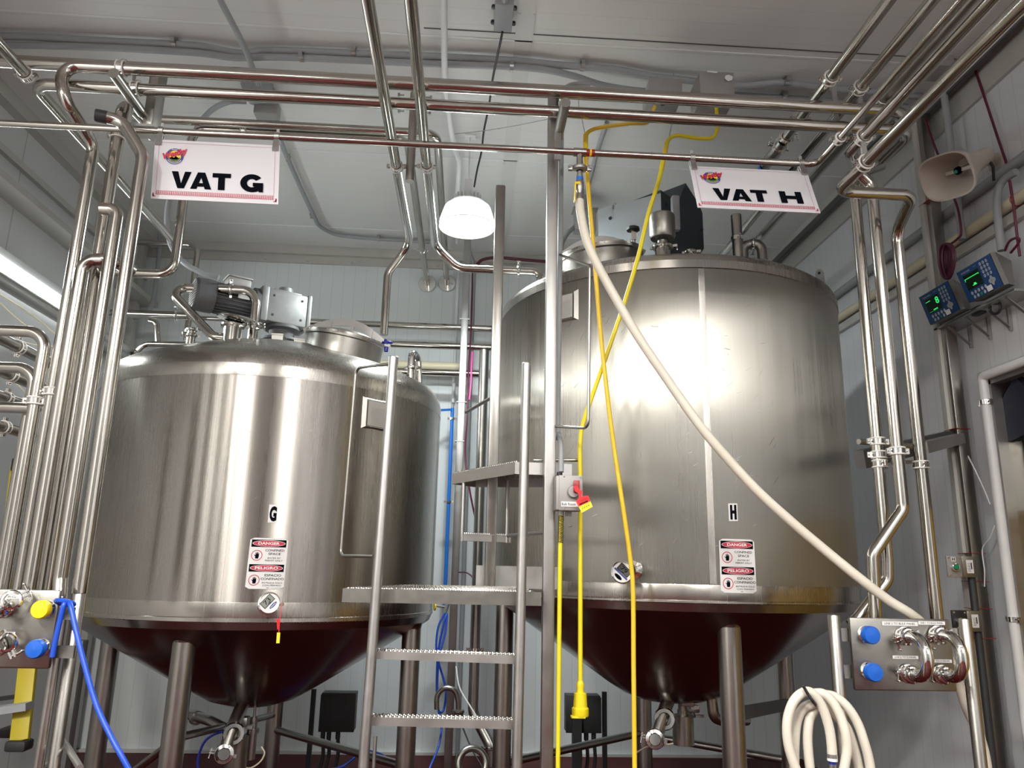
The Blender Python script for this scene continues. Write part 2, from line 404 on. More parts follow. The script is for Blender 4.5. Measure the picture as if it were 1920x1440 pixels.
# trims
b = B(); b.box(((XL + XR) / 2, YB - .035, ZT - .045), (XR - XL, .07, .09)); b.box(((XL + XR) / 2, YB - .012, ZT - .13), (XR - XL, .024, .08))
for i in range(14): b.lathe([(0, .012), (.012, .008), (.014, 0)], (XL + .3 + i * .43, YB - .024, ZT - .14), (0, -1, 0), 10)
tag(b.out('trim_1', 'trim'), kind='structure')
b = B(); b.box((XL + .04, (YF + YB) / 2, ZT - .05), (.08, YB - YF, .1)); tag(b.out('trim_2', 'trim'), kind='structure')
b = B(); b.box((XR - .05, (YF + YB) / 2, ZT - .03), (.1, YB - YF, .06)); b.box((XR - .012, (YF + YB) / 2, ZT - .14), (.024, YB - YF, .2)); tag(b.out('trim_3', 'trim'), kind='structure')
b = B(); b.box((XR - .085, (YF + YB) / 2, ZT - .075), (.03, YB - YF, .05)); tag(b.out('trim_4', 'angle'), kind='structure')
# left wall soffit ledges
b = B(); b.box((XL + .09, (YF + YB) / 2, 4.02), (.18, YB - YF, .05)); b.box((XL + .02, (YF + YB) / 2, 4.3), (.04, YB - YF, .05)); tag(b.out('trim_5', 'trim'), kind='structure')
# ceiling joint strip and seams
xq0, xq1 = P(972, 0, Z=ZT).x, P(1008, 0, Z=ZT).x; xqm = (xq0 + xq1) / 2; b = B(); b.box((xqm, (YF + YB) / 2, ZT - .002), (xq1 - xq0, YB - YF, .004))
for i in range(30):
    for sx in (-.045, .045): b.lathe([(0, .004), (.006, 0)], (xqm + sx, YF + .2 + i * .42, ZT - .006), (0, 0, -1), 8)
tag(b.out('trim_6', mat('ceiling_strip', (.60, .60, .59), .45)), kind='structure')
s0 = P(795, 52, Z=ZT); b = B(); b.box(((xq0 + s0.x) / 2, s0.y, ZT - .002), (xq0 - s0.x, .006, .004)); b.box(((xq1 + XR) / 2, s0.y, ZT - .002), (XR - xq1, .006, .004))
tag(b.out('trim_7', 'angle'), kind='structure')
b = B()
for yy in (P(100, 25, Z=ZT).y, P(640, 285, Z=ZT).y, P(700, 430, Z=ZT).y): b.box(((XL + XR) / 2, yy, ZT - .002), (XR - XL, .012, .004))
tag(b.out('trim_8', 'white'), kind='structure')
# floor edge along the back wall and left wall
b = B(); b.box(((XL + XR) / 2, YB - .02, .012), (XR - XL, .04, .024)); tag(b.out('baseboard_back', 'curb'), kind='structure')
b = B(); b.box((XL + .02, (YF + YB) / 2, .012), (.04, YB - YF, .024)); tag(b.out('baseboard_left', 'curb'), kind='structure')
# behind the camera: unseen dark panels added so the steel reflects vertical streaks
def reflect_panel(n, x0, x1, z1, m): b = B(); b.box(((x0 + x1) / 2, YF + .03, z1 / 2), (x1 - x0, .06, z1)); return tag(b.out('door_%d' % n, m), kind='structure')
for n_, (x0_, x1_, z1_, m_) in enumerate(((-3.2, -2.75, 3.4, 'blackbox'), (-2.55, -1.9, 3.2, 'black'), (-1.75, -1.2, 3.4, 'motor'), (-.95, -.55, 3.3, 'black'), (-.3, .55, 3.4, 'blackbox'), (.8, 1.2, 3.2, 'black'), (1.4, 2.5, 3.3, 'motor'))): reflect_panel(2 + n_, x0_, x1_, z1_, m_)

# ================================================================== CEILING LAMPS
def high_bay(x, y, z, color, power, es, label, vis=True):
    t = empty('high_bay_lamp', (x, y, z), label, 'lamp', None)
    b = B(); b.lathe([(.200, 0), (.196, .045), (.165, .145), (.125, .17), (.122, .167), (.160, .14), (.191, .045), (.196, 0)], (x, y, z), (0, 0, 1), 40)
    sh = mat('lamp_shade_acrylic', (.9, .9, .9), .3, emit=color, es=es)
    b.out('lamp_shade', sh, t)
    b = B(); b.lathe([(0, .012), (.188, .012), (.188, .016), (0, .016)], (x, y, z), (0, 0, 1), 40)
    ls = mat('lamp_lens', (.9, .9, .9), .4, emit=color, es=es * 1.3); b.out('lens', ls, t)
    b = B(); b.torus((x, y, z), (0, 0, 1), .200, .0032, 40, 8); b.out('shade_rim', 'trim', t)
    b = B(); b.lathe([(0, .17), (.13, .17), (.13, .18), (.075, .19), (.075, .25), (.04, .26), (0, .26)], (x, y, z), (0, 0, 1), 32)
    h = b.out('driver_housing', 'white', t)
    f = B()
    for k in range(20):
        a = 2 * math.pi * k / 20; d = Vector((math.cos(a), math.sin(a), 0)); f.box(Vector((x, y, z + .218)) + d * .085, (.028, .006, .06), (d, d.cross(AX['z']), AX['z']))
    f.out('cooling_fin', 'white', h)
    b = B(); b.box((x, y, z + .31), (.055, .04, .12)); b.cyl((x, y, z + .36), (x, y, ZT - .001), .006, seg=10); b.box((x, y, ZT - .008), (.08, .06, .014)); b.out('bracket', 'white', t)
    l = lamp_light(x, y, z - .01, power, color, .38)
    return t
lbl = ['bright white high bay lamp lit below the ceiling between the two vats', 'lit high bay lamp nearer the door wall',
       'lit high bay lamp nearer the left wall', 'lit high bay lamp over the front left of the room', 'lit high bay lamp over the front right of the room']
for (x, y, z, c, p, es), L_ in zip(LAMPS, lbl): high_bay(x, y, z, c, p, es, L_)
# unseen linear lamps added to put horizontal bands in vat H's reflections
for yq_, L_ in ((.2, 'added unseen linear lamp near the door wall'), (-1.3, 'second added unseen linear lamp nearer the front wall'), (-3.0, 'added unseen linear lamp farthest toward the front wall')):
    t = empty('added_linear_lamp', (1.7, yq_, 4.05), L_, 'lamp')
    b = B(); b.box((1.7, yq_, 4.10), (2.2, .14, .05), bev=.01); b.box((1.0, yq_, 4.41), (.02, .02, .58)); b.box((2.4, yq_, 4.41), (.02, .02, .58)); b.out('lamp_housing', 'white', t)
    b = B(); b.box((1.7, yq_, 4.065), (2.16, .11, .02)); b.out('diffuser', 'lineglow', t)
# strip lamp on the left wall
a = P(0, 478, X=XL + .1); t = empty('strip_lamp', (XL + .06, 5.3, a.z), 'lit fluorescent strip lamp high on the left wall', 'lamp')
b = B(); b.box((XL + .05, 5.35, a.z + .03), (.1, 1.9, .06), bev=.01); b.out('lamp_housing', 'white', t)
b = B(); b.lathe([(.0, -.9), (.045, -.9), (.045, .9), (0, .9)], (XL + .07, 5.35, a.z - .03), (0, 1, 0), 20); b.out('diffuser', 'tubeglow', t)
l = bpy.data.lights.new('strip_light', 'AREA'); l.shape = 'RECTANGLE'; l.size = .1; l.size_y = 1.8; l.energy = 22; l.color = COOL
o = bpy.data.objects.new('strip_light', l); COL.objects.link(o); o.location = (XL + .13, 5.35, a.z - .05); o.rotation_euler = (0, math.radians(-60), 0)

# ================================================================== VATS
GX, GY, HX, HY, RT = -1.31, 5.2, 1.285, 4.9, 1.1
def tank_shell(t, cx, cy, prof_cone, prof_shell, prof_top, mshell, bands, nscr, scr_rng):
    c = (cx, cy, 0); org = (cx, cy, prof_shell[0][1])
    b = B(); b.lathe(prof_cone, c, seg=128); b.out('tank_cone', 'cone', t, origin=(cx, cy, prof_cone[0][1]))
    b = B(); b.lathe(prof_shell, c, seg=160)
    # rub marks: short shallow scratches in the steel face
    rn = random.Random(3 + nscr)
    for k in range(nscr):
        a = rn.uniform(*scr_rng[0]); z = rn.uniform(*scr_rng[1]); L_ = rn.uniform(.008, .04); sl = rn.gauss(.9, .6); rr = RT + .0012
        wd = rn.uniform(.0004, .001)
        prev = None
        for i in range(5):
            q = i / 4; aa = a + L_ * q / RT; zz = z + L_ * sl * q 
            cur = [Vector((cx + rr * math.cos(aa), cy + rr * math.sin(aa), zz + s * wd)) for s in (-1, 1)]
            if prev: b.face([prev[0], cur[0], cur[1], prev[1]], 'chrome')
            prev = cur
    b.out('tank_shell', mshell, t, origin=org)
    b = B(); b.lathe(prof_top, c, seg=128); b.out('tank_top', 'band', t, origin=(cx, cy, prof_top[0][1]))
    for z0, z1, e in bands:
        b = B(); b.lathe([(RT + .001, z0), (RT + e, z0 + .003), (RT + e, z1 - .003), (RT + .001, z1)], c, seg=128); b.out('weld_band', 'band', t, origin=(cx, cy, z0))
def leg(t, x, y, ztop, r=.058, lab=None):
    b = B(); b.cyl((x, y, .06), (x, y, ztop), r, seg=32)
    o = b.out('leg', 'pipe2', t)
    b = B(); b.box((x, y, .03), (.2, .2, .06), bev=.004); b.out('foot_plate', 'concrete', o)
    return o
def pad(t, cx, cy, x, y, z, r=.058):
    n = Vector((cx - x, cy - y, 0)).normalized(); ax = (Vector((0, 0, 1)) - n * .9).normalized()
    b = B(); b.lathe([(r, -.05), (r * 1.12, -.02), (r * 1.5, .02), (r * 1.5, .05)], (x, y, z), (0, 0, 1), 32); b.out('leg_collar', 'cone', t)

# ---- vat G
tg = empty('storage_vat', (GX, GY, 0), 'shorter stainless steel cone bottom vat marked G with vertical streaks', 'vat', None)
tank_shell(tg, GX, GY, [(0, .735), (.15, .74), (.27, .775), (.36, .825), (1.03, 1.225), (1.085, 1.262), (1.1, 1.30)],
           [(1.1, 1.30), (1.1, 2.66)], [(1.1, 2.66), (1.092, 2.70), (1.06, 2.745), (1.0, 2.785), (.9, 2.83), (.6, 2.945), (.3, 3.01), (0, 3.03)],
           M['vatg'], [(1.30, 1.325, .004), (1.325, 1.40, .0015), (2.59, 2.66, .0015)], 26, ((-2.4, -.6), (1.6, 2.5)))
for (u, v, Y, zt) in ((335, 1300, 4.28, 1.24), (766, 1300, 5.0, 1.27), (515, 1340, 6.1, 1.25)):
    p = P(u, v, Y); leg(tg, p.x, p.y, zt); pad(tg, GX, GY, p.x, p.y, zt)
leg(tg, -2.26, 5.3, 1.24)
LG = [P(335, 1300, 4.28), P(766, 1300, 5.0), P(515, 1340, 6.1), Vector((-2.26, 5.3, 0))]
# ---- vat H
th = empty('storage_vat', (HX, HY, 0), 'taller stainless steel cone bottom vat marked H with cross brushed finish', 'vat', None)
tank_shell(th, HX, HY, [(0, .845), (.2, .85), (.30, .885), (.40, .945), (1.04, 1.375), (1.088, 1.41), (1.1, 1.45)],
           [(1.1, 1.45), (1.1, 3.25)], [(1.1, 3.25), (1.095, 3.275), (1.065, 3.30), (1.0, 3.325), (.8, 3.40), (.4, 3.50), (0, 3.54)],
           M['vath'], [(1.45, 1.465, .006), (1.465, 1.54, .002), (3.20, 3.252, .006)], 150, ((-2.75, -1.3), (1.7, 3.1)))
LH = [P(1372, 1300, 3.96), P(943, 1300, 5.15), P(1207, 1350, 5.95), P(1474, 1300, 5.5)]
for p, zt in zip(LH, (1.40, 1.42, 1.36, 1.34)): leg(th, p.x, p.y, zt); 
pad(th, HX, HY, LH[0].x, LH[0].y, 1.385)
# vertical weld strip down vat H
a0 = P(1322, 700, Y=3.9); q = cylhit(1322, 700, HX, HY, RT); an = math.atan2(q.y - HY, q.x - HX)
b = B(); n = 4; wa = .034 / RT
for k in range(n):
    a1, a2 = an - wa / 2 + wa * k / n, an - wa / 2 + wa * (k + 1) / n
    b.face([(HX + (RT + .0016) * math.cos(x), HY + (RT + .0016) * math.sin(x), z) for x, z in ((a1, 1.545), (a2, 1.545), (a2, 3.198), (a1, 3.198))])
b.out('seam_strip', 'band', th)
# leg braces
def brace(t, a, c, r=.021, m='pipe2'): b = B(); b.cyl(a, c, r, seg=16); b.out('brace', m, t)
z1 = .26
brace(tg, (LG[0].x, LG[0].y, P(330, 1390, LG[0].y).z), (LG[3].x, LG[3].y, .12)); brace(tg, (LG[0].x, LG[0].y, P(345, 1385, LG[0].y).z), (LG[2].x, LG[2].y, P(513, 1340, 6.1).z))
brace(tg, (LG[2].x, LG[2].y, P(513, 1367, 6.1).z), (LG[1].x, LG[1].y, P(745, 1437, 5.0).z), .026)
brace(th, (LH[1].x, LH[1].y, P(977, 1432, 5.15).z), (LH[2].x, LH[2].y, P(1190, 1373, 5.95).z), .026)
brace(th, (LH[2].x, LH[2].y, P(1215, 1378, 5.95).z), (LH[3].x, LH[3].y, P(1478, 1426, 5.5).z), .026)
b = B(); b.bar(P(1385, 1338, 4.6), P(1480, 1320, 5.5), .03, .07); b.out('cross_strut', 'angle', th)

# ---- outlets under the vats
def outlet(t, u, v, Y, z0, capu, capv, capY, canu, canv0, canv1, canY, canr, sgn):
    a = P(u, v, Y); a.z = z0 + .03
    c = P(capu + sgn * 18, capv - 55, capY + .1)
    b = B(); b.sweep(fillet([a, Vector((a.x, a.y, c.z + .1)), c, P(capu, capv, capY + .02)], .1), .038, 24)
    o = b.out('outlet_pipe', 'pipe2', t)
    cp = P(capu, capv, capY)
    n = (EYE - cp).normalized(); n = (n + Vector((0, 0, -.1))).normalized()
    r_ = P(capu + 18, capv - 38, capY + .06)
    b = B(); b.lathe([(.036, -.02), (.055, -.02), (.062, 0), (.055, .02), (.036, .02)], r_, n, 32); b.out('outlet_flange', 'chrome', o)
    b = B(); b.lathe([(0, .022), (.03, .022), (.034, .014), (.048, .01), (.05, -.02), (0, -.02)], cp, n, 32); b.out('outlet_cap', 'chrome', o)
    triclamp(o, cp - n * .012, n, .04, ear=(-1, 0, .2))
    q0 = P(canu, canv0, canY); q1 = P(canu, canv1, canY); q1 = Vector((q0.x, q0.y, q1.z))
    b = B(); b.lathe([(0, q0.z + .03), (canr * .5, q0.z + .03), (canr * .5, q0.z), (canr, q0.z), (canr, q1.z), (0, q1.z)], (q0.x, q0.y, 0), seg=32); k = b.out('valve_actuator', 'brushed', t)
    b = B(); b.cyl((q0.x, q0.y, q0.z + .03), (q0.x, q0.y, z0 + .05), canr * .42, seg=24); b.box((q0.x + .02, q0.y - .02, q0.z + .08), (canr * 1.2, canr * 1.2, .05), bev=.008)
    b.box((q0.x + canr, q0.y - .03, q0.z + .05), (.05, .03, .02)); b.out('valve_neck', 'satin', k)
    return o
outlet(tg, 455, 1335, 4.95, .74, 420, 1414, 4.7, 447, 1378, 1440, 4.95, .062, 1)
outlet(th, 1262, 1300, 4.75, .85, 1228, 1386, 4.55, 1280, 1341, 1396, 4.75, .062, 1)
# small side drain and sensor
p = P(478, 1330, 5.0); b = B(); b.cyl((p.x, p.y, .92), (p.x, p.y, P(478, 1425, 5.0).z), .008, seg=10); b.cyl((p.x, p.y, P(478, 1372, 5).z), (p.x, p.y, P(478, 1424, 5).z), .026, seg=20)
b.cyl((p.x, p.y, P(478, 1345, 5).z), (p.x, p.y, P(478, 1366, 5).z), .022, seg=20); b.cyl((p.x, p.y, P(478, 1366, 5).z), (p.x, p.y, P(478, 1374, 5).z), .036, seg=20); b.out('sampling_valve', 'pipe2', tg)
a = P(350, 1338, 5.3); b = B(); b.sweep(fillet([a, P(395, 1352, 5.1), P(440, 1375, 4.97)], .08), .03, 20); o = b.out('side_inlet_pipe', 'pipe2', tg)
b = B(); q = P(368, 1346, 5.22); d = P(395, 1352, 5.1) - a; b.lathe([(.03, -.012), (.042, -.012), (.042, .012), (.03, .012)], q, d, 24, close=True); b.out('pipe_ring', 'satin', o)
a = P(1333, 1296, 4.7); b = B(); b.sweep(fillet([a, P(1338, 1345, 4.7), P(1352, 1350, 4.75), P(1400, 1350, 4.9)], .1), .032, 20); o = b.out('side_inlet_pipe', 'pipe2', th)
b = B(); b.lathe([(.03, -.01), (.05, -.01), (.05, .01), (.03, .01)], P(1333, 1303, 4.7), (0, 0, 1), 24, close=True); b.out('pipe_ring', 'satin', o)
a = P(1296, 1305, 4.85); b = B(); b.cyl(a, a + Vector((0, 0, -.12)), .02, seg=16); b.box(a + Vector((0, -.01, -.07)), (.08, .05, .04), bev=.006); b.box(a + Vector((.04, -.02, -.11)), (.05, .02, .015)); b.out('sampling_valve', 'satin', th)

# ---- writing on the vats
def cylmap(cx, cy, a0, z0, rot, off):
    c, s = math.cos(rot), math.sin(rot)
    def f(x, y):
        X_, Y_ = x * c - y * s, x * s + y * c
        a = a0 + X_ / RT; r = RT + off
        return Vector((cx + r * math.cos(a), cy + r * math.sin(a), z0 + Y_))
    return f
def cyl_anchor(u, v, cx, cy): q = cylhit(u, v, cx, cy, RT); return math.atan2(q.y - cy, q.x - cx), q.z
HAND = [(.30, 0), (.28, .35), (.12, .55), (.16, .62), (.30, .50), (.30, .90), (.36, .92), (.40, .62), (.43, 1.0), (.49, 1.0), (.51, .62), (.55, .95), (.61, .94), (.62, .60), (.66, .82), (.71, .80), (.71, .35), (.66, 0)]
def danger_sticker(t, cx, cy, tl, tr, bl):
    a, z = cyl_anchor(*tl, cx, cy); a2, z2 = cyl_anchor(*tr, cx, cy); a3, z3 = cyl_anchor(*bl, cx, cy)
    W = (a2 - a) * RT; H = z - z3; rot = math.atan2(z2 - z, W); f = cylmap(cx, cy, a, z, 0, .0025); W = math.hypot(W, z2 - z)
    sk = (a3 - a) * RT / H
    def g(off):
        F0 = cylmap(cx, cy, a, z, 0, off)
        return lambda x, y: F0(x * W + sk * (1 - y) * H, (y - 1) * H + x * (z2 - z))
    b = B(); n = 10; f = g(.004)
    rc = .06
    pts = [(rc, 0), (1 - rc, 0), (1, rc * .7), (1, 1 - rc * .7), (1 - rc, 1), (rc, 1), (0, 1 - rc * .7), (0, rc * .7)]
    for k in range(n):
        x0, x1 = k / n, (k + 1) / n
        def lim(x): e = max(0, rc - x, x - 1 + rc); return e * .7
        b.face([f(x0, lim(x0)), f(x1, lim(x1)), f(x1, 1 - lim(x1)), f(x0, 1 - lim(x0))])
    o = b.out('warning_sticker', 'label', t)
    b = B(); f2, f3, f4, f5 = g(.0052), g(.0060), g(.0068), g(.0076)
    quad(b, f2, .045, .82, .955, .965, 'ink', 8); quad(b, f2, .045, .335, .955, .48, 'ink', 8)
    for y in (.8925, .4075):
        disc(b, f3, .5, y, .43, .063, 'label'); disc(b, f4, .5, y, .415, .056, 'signred')
    put_text(b, 'DANGER', (.22, .865, .78, .922), f5, 'label', .03); put_text(b, 'PELIGRO', (.2, .38, .80, .437), f5, 'label', .03)
    put_text(b, 'CONFINED', (.42, .735, .92, .78), f2, 'ink', .01); put_text(b, 'SPACE', (.51, .665, .83, .71), f2, 'ink', .01)
    put_text(b, 'ENTER BY', (.50, .59, .84, .62), f2, 'ink'); put_text(b, 'PERMIT ONLY', (.44, .54, .90, .57), f2, 'ink')
    put_text(b, 'ESPACIO', (.47, .245, .90, .29), f2, 'ink', .01); put_text(b, 'CONFINADO', (.38, .175, .98, .22), f2, 'ink', .01)
    put_text(b, 'ENTRADA SOLO', (.42, .105, .95, .135), f2, 'ink'); put_text(b, 'CON PERMISO', (.44, .055, .93, .085), f2, 'ink')
    quad(b, f2, .55, .02, .62, .028, 'ink'); quad(b, f2, .66, .022, .95, .025, 'ink')
    for y in (.655, .17):
        disc(b, f2, .21, y, .145, .105, 'signred', inner=.87)
        b.face([f2(.11 + .22 * hx, y - .065 + .13 * hy) for hx, hy in HAND], 'ink')
    b.out('printing', 'ink', o)
danger_sticker(tg, GX, GY, (470, 1008), (541, 1010), (459, 1104)); danger_sticker(th, HX, HY, (1347, 1010), (1413, 1012), (1351, 1111))
def letter_sticker(t, cx, cy, ch, tl, tr, bl):
    a, z = cyl_anchor(*tl, cx, cy); a2, z2 = cyl_anchor(*tr, cx, cy); a3, z3 = cyl_anchor(*bl, cx, cy)
    W = (a2 - a) * RT; H = z - z3
    F0 = lambda off: (lambda x, y: cylmap(cx, cy, a, z, 0, off)(x * W, (y - 1) * H + x * (z2 - z)))
    b = B(); quad(b, F0(.002), 0, 0, 1, 1, None, 3); o = b.out('letter_sticker', 'label', t)
    b = B(); f = F0(.003)
    if ch == 'H':
        for q in ((.17, .08, .42, .92), (.62, .08, .87, .92), (.40, .42, .64, .60)): quad(b, f, *q)
    else: put_text(b, 'G', (.12, .08, .9, .92), f, 'ink', .055)
    b.out('letter', 'ink', o)
letter_sticker(tg, GX, GY, 'G', (505, 946), (522, 947), (502, 980)); letter_sticker(th, HX, HY, 'H', (1365, 944), (1382, 944), (1367, 977))
# ---- rating plates
def plate(t, cx, cy, tl, tr, bl):
    a, z = cyl_anchor(*tl, cx, cy); a2, _ = cyl_anchor(*tr, cx, cy); _, z3 = cyl_anchor(*bl, cx, cy); W = (a2 - a) * RT; H = z - z3
    b = B(); f0, f1, f2 = (cylmap(cx, cy, a, z, 0, o_) for o_ in (-.005, .010, .013))
    pad_ = .02
    A = [f0(-pad_ * 1.8, pad_), f0(W + pad_ * 1.8, pad_), f0(W + pad_ * 1.8, -H - pad_), f0(-pad_ * 1.8, -H - pad_)]; C_ = [f1(0, 0), f1(W, 0), f1(W, -H), f1(0, -H)]
    for k in range(4): b.face([A[k], A[(k + 1) % 4], C_[(k + 1) % 4], C_[k]])
    b.face(C_); o = b.out('plate_mount', 'brushed', t)
    b = B(); m_ = .008; q = [f2(m_, -m_), f2(W - m_, -m_), f2(W - m_, -H + m_), f2(m_, -H + m_)]
    b.face(q)
    for k in range(11): yy = -H * (.3 + .058 * k); b.face([f2(W * .2, yy) * 1, f2(W * .82, yy), f2(W * .82, yy - .0022), f2(W * .2, yy - .0022)], 'satin')
    b.out('rating_plate', 'trim', o)
plate(tg, GX, GY, (687, 748), (727, 752), (688, 800)); plate(th, HX, HY, (1046, 556), (1078, 548), (1046, 604))
# ---- dial thermometers
def thermometer(t, cx, cy, ub, vb, ud, vd, Yd, r, digits, tilt, m, logo):
    base = cylhit(ub, vb, cx, cy, RT); d = P(ud, vd, Yd)
    n = (EYE + Vector((0, 0, 0)) - d).normalized(); n = (n * .75 + Vector((base.x - cx, base.y - cy, 0)).normalized() * .35 + Vector((0, 0, .12))).normalized()
    b = B(); b.lathe([(.05, -.01), (.045, .006), (.026, .012), (.022, .05)], base, (base.x - cx, base.y - cy, 0), 28); b.cyl(base, d - n * .02, .012, seg=16)
    o = b.out('thermometer', 'chrome', t)
    b = B(); b.lathe([(0, -.03), (r * .8, -.03), (r, -.02), (r, .004), (r * .9, .006), (r * .88, 0), (0, 0)], d, n, 36); b.out('dial_case', 'chrome', o)
    ex = Vector((0, 0, 1)).cross(n).normalized(); ey = n.cross(ex); c, s = math.cos(tilt), math.sin(tilt); e1 = ex * c + ey * s; e2 = ey * c - ex * s
    b = B(); f = flat(d, ex, ey, .0015); disc(b, f, 0, 0, r * .88, r * .88, 'label'); f = flat(d, e1, e2, .003)
    quad(b, f, -r * .62, -r * .1, r * .62, r * .6, 'ink'); f = flat(d, e1, e2, .004); quad(b, f, -r * .57, -r * .05, r * .57, r * .55, m)
    f = flat(d, e1, e2, .005); put_text(b, digits, (-r * .35, r * .08, r * .3, r * .46), f, 'ink'); quad(b, f, -r * .1, -r * .02, r * .15, r * .04, 'ink')
    f = flat(d, e1, e2, .003)
    if logo == 1: disc(b, f, r * .1, -r * .38, r * .42, r * .13, 'logoblue'); quad(b, flat(d, e1, e2, .004), -r * .2, -r * .41, r * .38, -r * .36, 'label')
    else: quad(b, f, -r * .75, -r * .28, r * .75, -r * .12, 'logoblue'); disc(b, f, 0, -r * .55, r * .4, r * .16, 'ink')
    b.out('dial_face', 'label', o); return o
thermometer(tg, GX, GY, 500, 1133, 505, 1131, 4.03, .054, '73', .85, 'lcd', 1)
thermometer(th, HX, HY, 1188, 1069, 1167, 1073, 3.74, .054, '79', -.75, 'lcdd', 2)
q = P(528, 1133, 4.05); b = B(); b.cyl(q + Vector((-.03, .02, 0)), q, .006, seg=10); b.lathe([(0, -.01), (.010, -.01), (.010, .01), (0, .01)], q, (0, 1, 0), 12); b.out('test_port', 'brass', tg)
# hanging red strap with yellow end
q1 = P(521, 1206, 4.03); b = B(); b.bar(q + Vector((0, -.008, 0)), Vector((q1.x, q1.y, P(521, 1190, 4.03).z)), .004, .0015); m1 = P(522, 1180, 4.03); b.bar(m1, P(521, 1160, 4.03), .012, .0015)
k = b.out('hanging_seal_strap', 'red', None); tag(k, 'thin red strap with yellow end hanging from the thermometer of vat G', 'tag')
b = B(); b.bar(P(522.5, 1186, 4.03), q1, .016, .0018); b.out('strap_end', 'yelpaper', k)

# ================================================================== TOP OF VAT G
def ztop(cx, cy, prof, x, y):
    r = math.hypot(x - cx, y - cy)
    for (r0, z0), (r1, z1_) in zip(prof, prof[1:]):
        if r1 <= r <= r0: return z0 + (z1_ - z0) * (r0 - r) / (r0 - r1 + 1e-9)
    return prof[-1][1]
PG = [(1.1, 2.66), (1.06, 2.745), (1.0, 2.785), (.9, 2.83), (.6, 2.945), (.3, 3.01), (0, 3.03)]
PH = [(1.1, 3.25), (1.065, 3.30), (1.0, 3.325), (.8, 3.40), (.4, 3.50), (0, 3.54)]
def gearmotor(t, c, yaw, pitch=0):
    """motor with fan cowl, finned body, terminal box and a cast gearbox; c = centre of the gearbox"""
    x = Vector((math.cos(yaw), math.sin(yaw), 0)); y = Vector((-x.y, x.x, 0)); z = Vector((0, 0, 1)); A = (x, y, z)
    g = B(); g.box(c, (.33, .21, .235), A, bev=.012); g.box(c + x * .02 + z * .125, (.2, .12, .03), A, bev=.006); g.lathe([(0, .03), (.05, .03), (.055, 0)], c + x * .02 + z * .14, z, 24)
    g.box(c - x * .15, (.05, .235, .25), A, bev=.01); g.box(c + x * .165, (.03, .225, .25), A, bev=.008)
    for sx in (-.09, .11):
        for sz in (-.07, .07): g.cyl(c + x * sx + z * sz - y * .107, c + x * sx + z * sz - y * .104, .009, seg=10, m='black')
    o = g.out('gearbox', 'gearbox', t)
    b = B(); m0 = c - x * .175; b.lathe([(.10, 0), (.125, -.0), (.125, -.03), (.1, -.04)][::-1], m0, x, 32); b.cyl(m0 - x * .03, m0 - x * .31, .088, seg=32)
    for k in range(26):
        a = 2 * math.pi * k / 26
        d = y * math.cos(a) + z * math.sin(a); b.box(m0 - x * .17 + d * .096, (.26, .022, .004), (x, d, x.cross(d)))
    mo = b.out('motor_body', 'motor', o)
    b = B(); b.lathe([(.112, 0), (.114, .03), (.112, .11), (.10, .128), (0, .13)], m0 - x * .29, -x, 36)
    for k in range(9): b.box(m0 - x * .4215 + z * (-.072 + .018 * k), (.003, 2 * math.sqrt(max(.001, .09**2 - (-.072 + .018 * k)**2)), .006), A, 'trim')
    b.out('fan_cowl', 'motor', o)
    b = B(); b.box(m0 - x * .14 + z * .125, (.15, .13, .06), A, bev=.008); b.box(m0 - x * .14 + z * .16, (.165, .145, .014), A, bev=.004); b.out('terminal_box', 'greybox', o)
    b = B(); b.box(m0 - x * .12 - y * .118 + z * .02, (.075, .004, .055), A); b.out('motor_plate', 'trim', o)
    b = B(); b.lathe([(0, -.12), (.125, -.12), (.125, -.14), (.09, -.15), (.08, -.2), (.14, -.21), (.14, -.225), (0, -.225)], c + x * .02, z, 32); b.out('mounting_flange', 'motor', o)
    return o
gc = P(527, 584, 5.2); gearmotor(tg, gc, math.radians(32))
# mounting bridge of folded plate
for (u, v, Y) in ((520, 635, 5.0), (562, 640, 5.1)):
    p = P(u, v, Y); zt = ztop(GX, GY, PG, p.x, p.y)
    b = B(); b.box((p.x, p.y, (zt - .03 + gc.z - .225) / 2), (.075, .012, gc.z - .225 - zt + .03)); b.box((p.x, p.y + .12, gc.z - .23), (.08, .26, .01)); b.out('motor_bracket', 'brushed', tg)
# fittings
def nozzle(t, u, v, Y, r, h, cx=GX, cy=GY, prof=PG, name='nozzle', cap=True, mt='pipe'):
    p = P(u, v, Y); zt = ztop(cx, cy, prof, p.x, p.y); b = B(); b.cyl((p.x, p.y, zt - .05), (p.x, p.y, zt + h), r, seg=32)
    o = b.out(name, mt, t)
    if cap: triclamp(o, (p.x, p.y, zt + h), (0, 0, 1), r, ear=(1, -.4, 0))
    return o, Vector((p.x, p.y, zt + h))
o1, n1 = nozzle(tg, 432, 655, 4.75, .056, .1)
b = B(); b.lathe([(0, .035), (.075, .032), (.118, .02), (.125, .012), (.118, .004), (.07, -.004)], n1 + Vector((.015, 0, .035)), (.12, -.1, 1), 36); b.out('nozzle_lid', 'chrome', o1)
o2, n2 = nozzle(tg, 471, 652, 4.9, .032, .1)
top = R(n2, ('z', 'v', 545), ('x', 'u', 312))
last = P(400, 632, 4.75); loop = [n2, Vector((n2.x, n2.y, top[1].z)), top[2], last, last + Vector((.12, .02, 0))]
b = B(); b.sweep(fillet(loop, [.1, .06, .07]), .03, 20); o = b.out('cleaning_pipe_loop', 'pipe', tg)
triclamp(o, Vector((loop[1].x - .17, loop[1].y, loop[1].z)), (1, 0, 0), .03, ear=(0, -.2, 1)); triclamp(o, n2 + Vector((0, 0, .02)), (0, 0, 1), .03, ear=(1, -.5, 0))
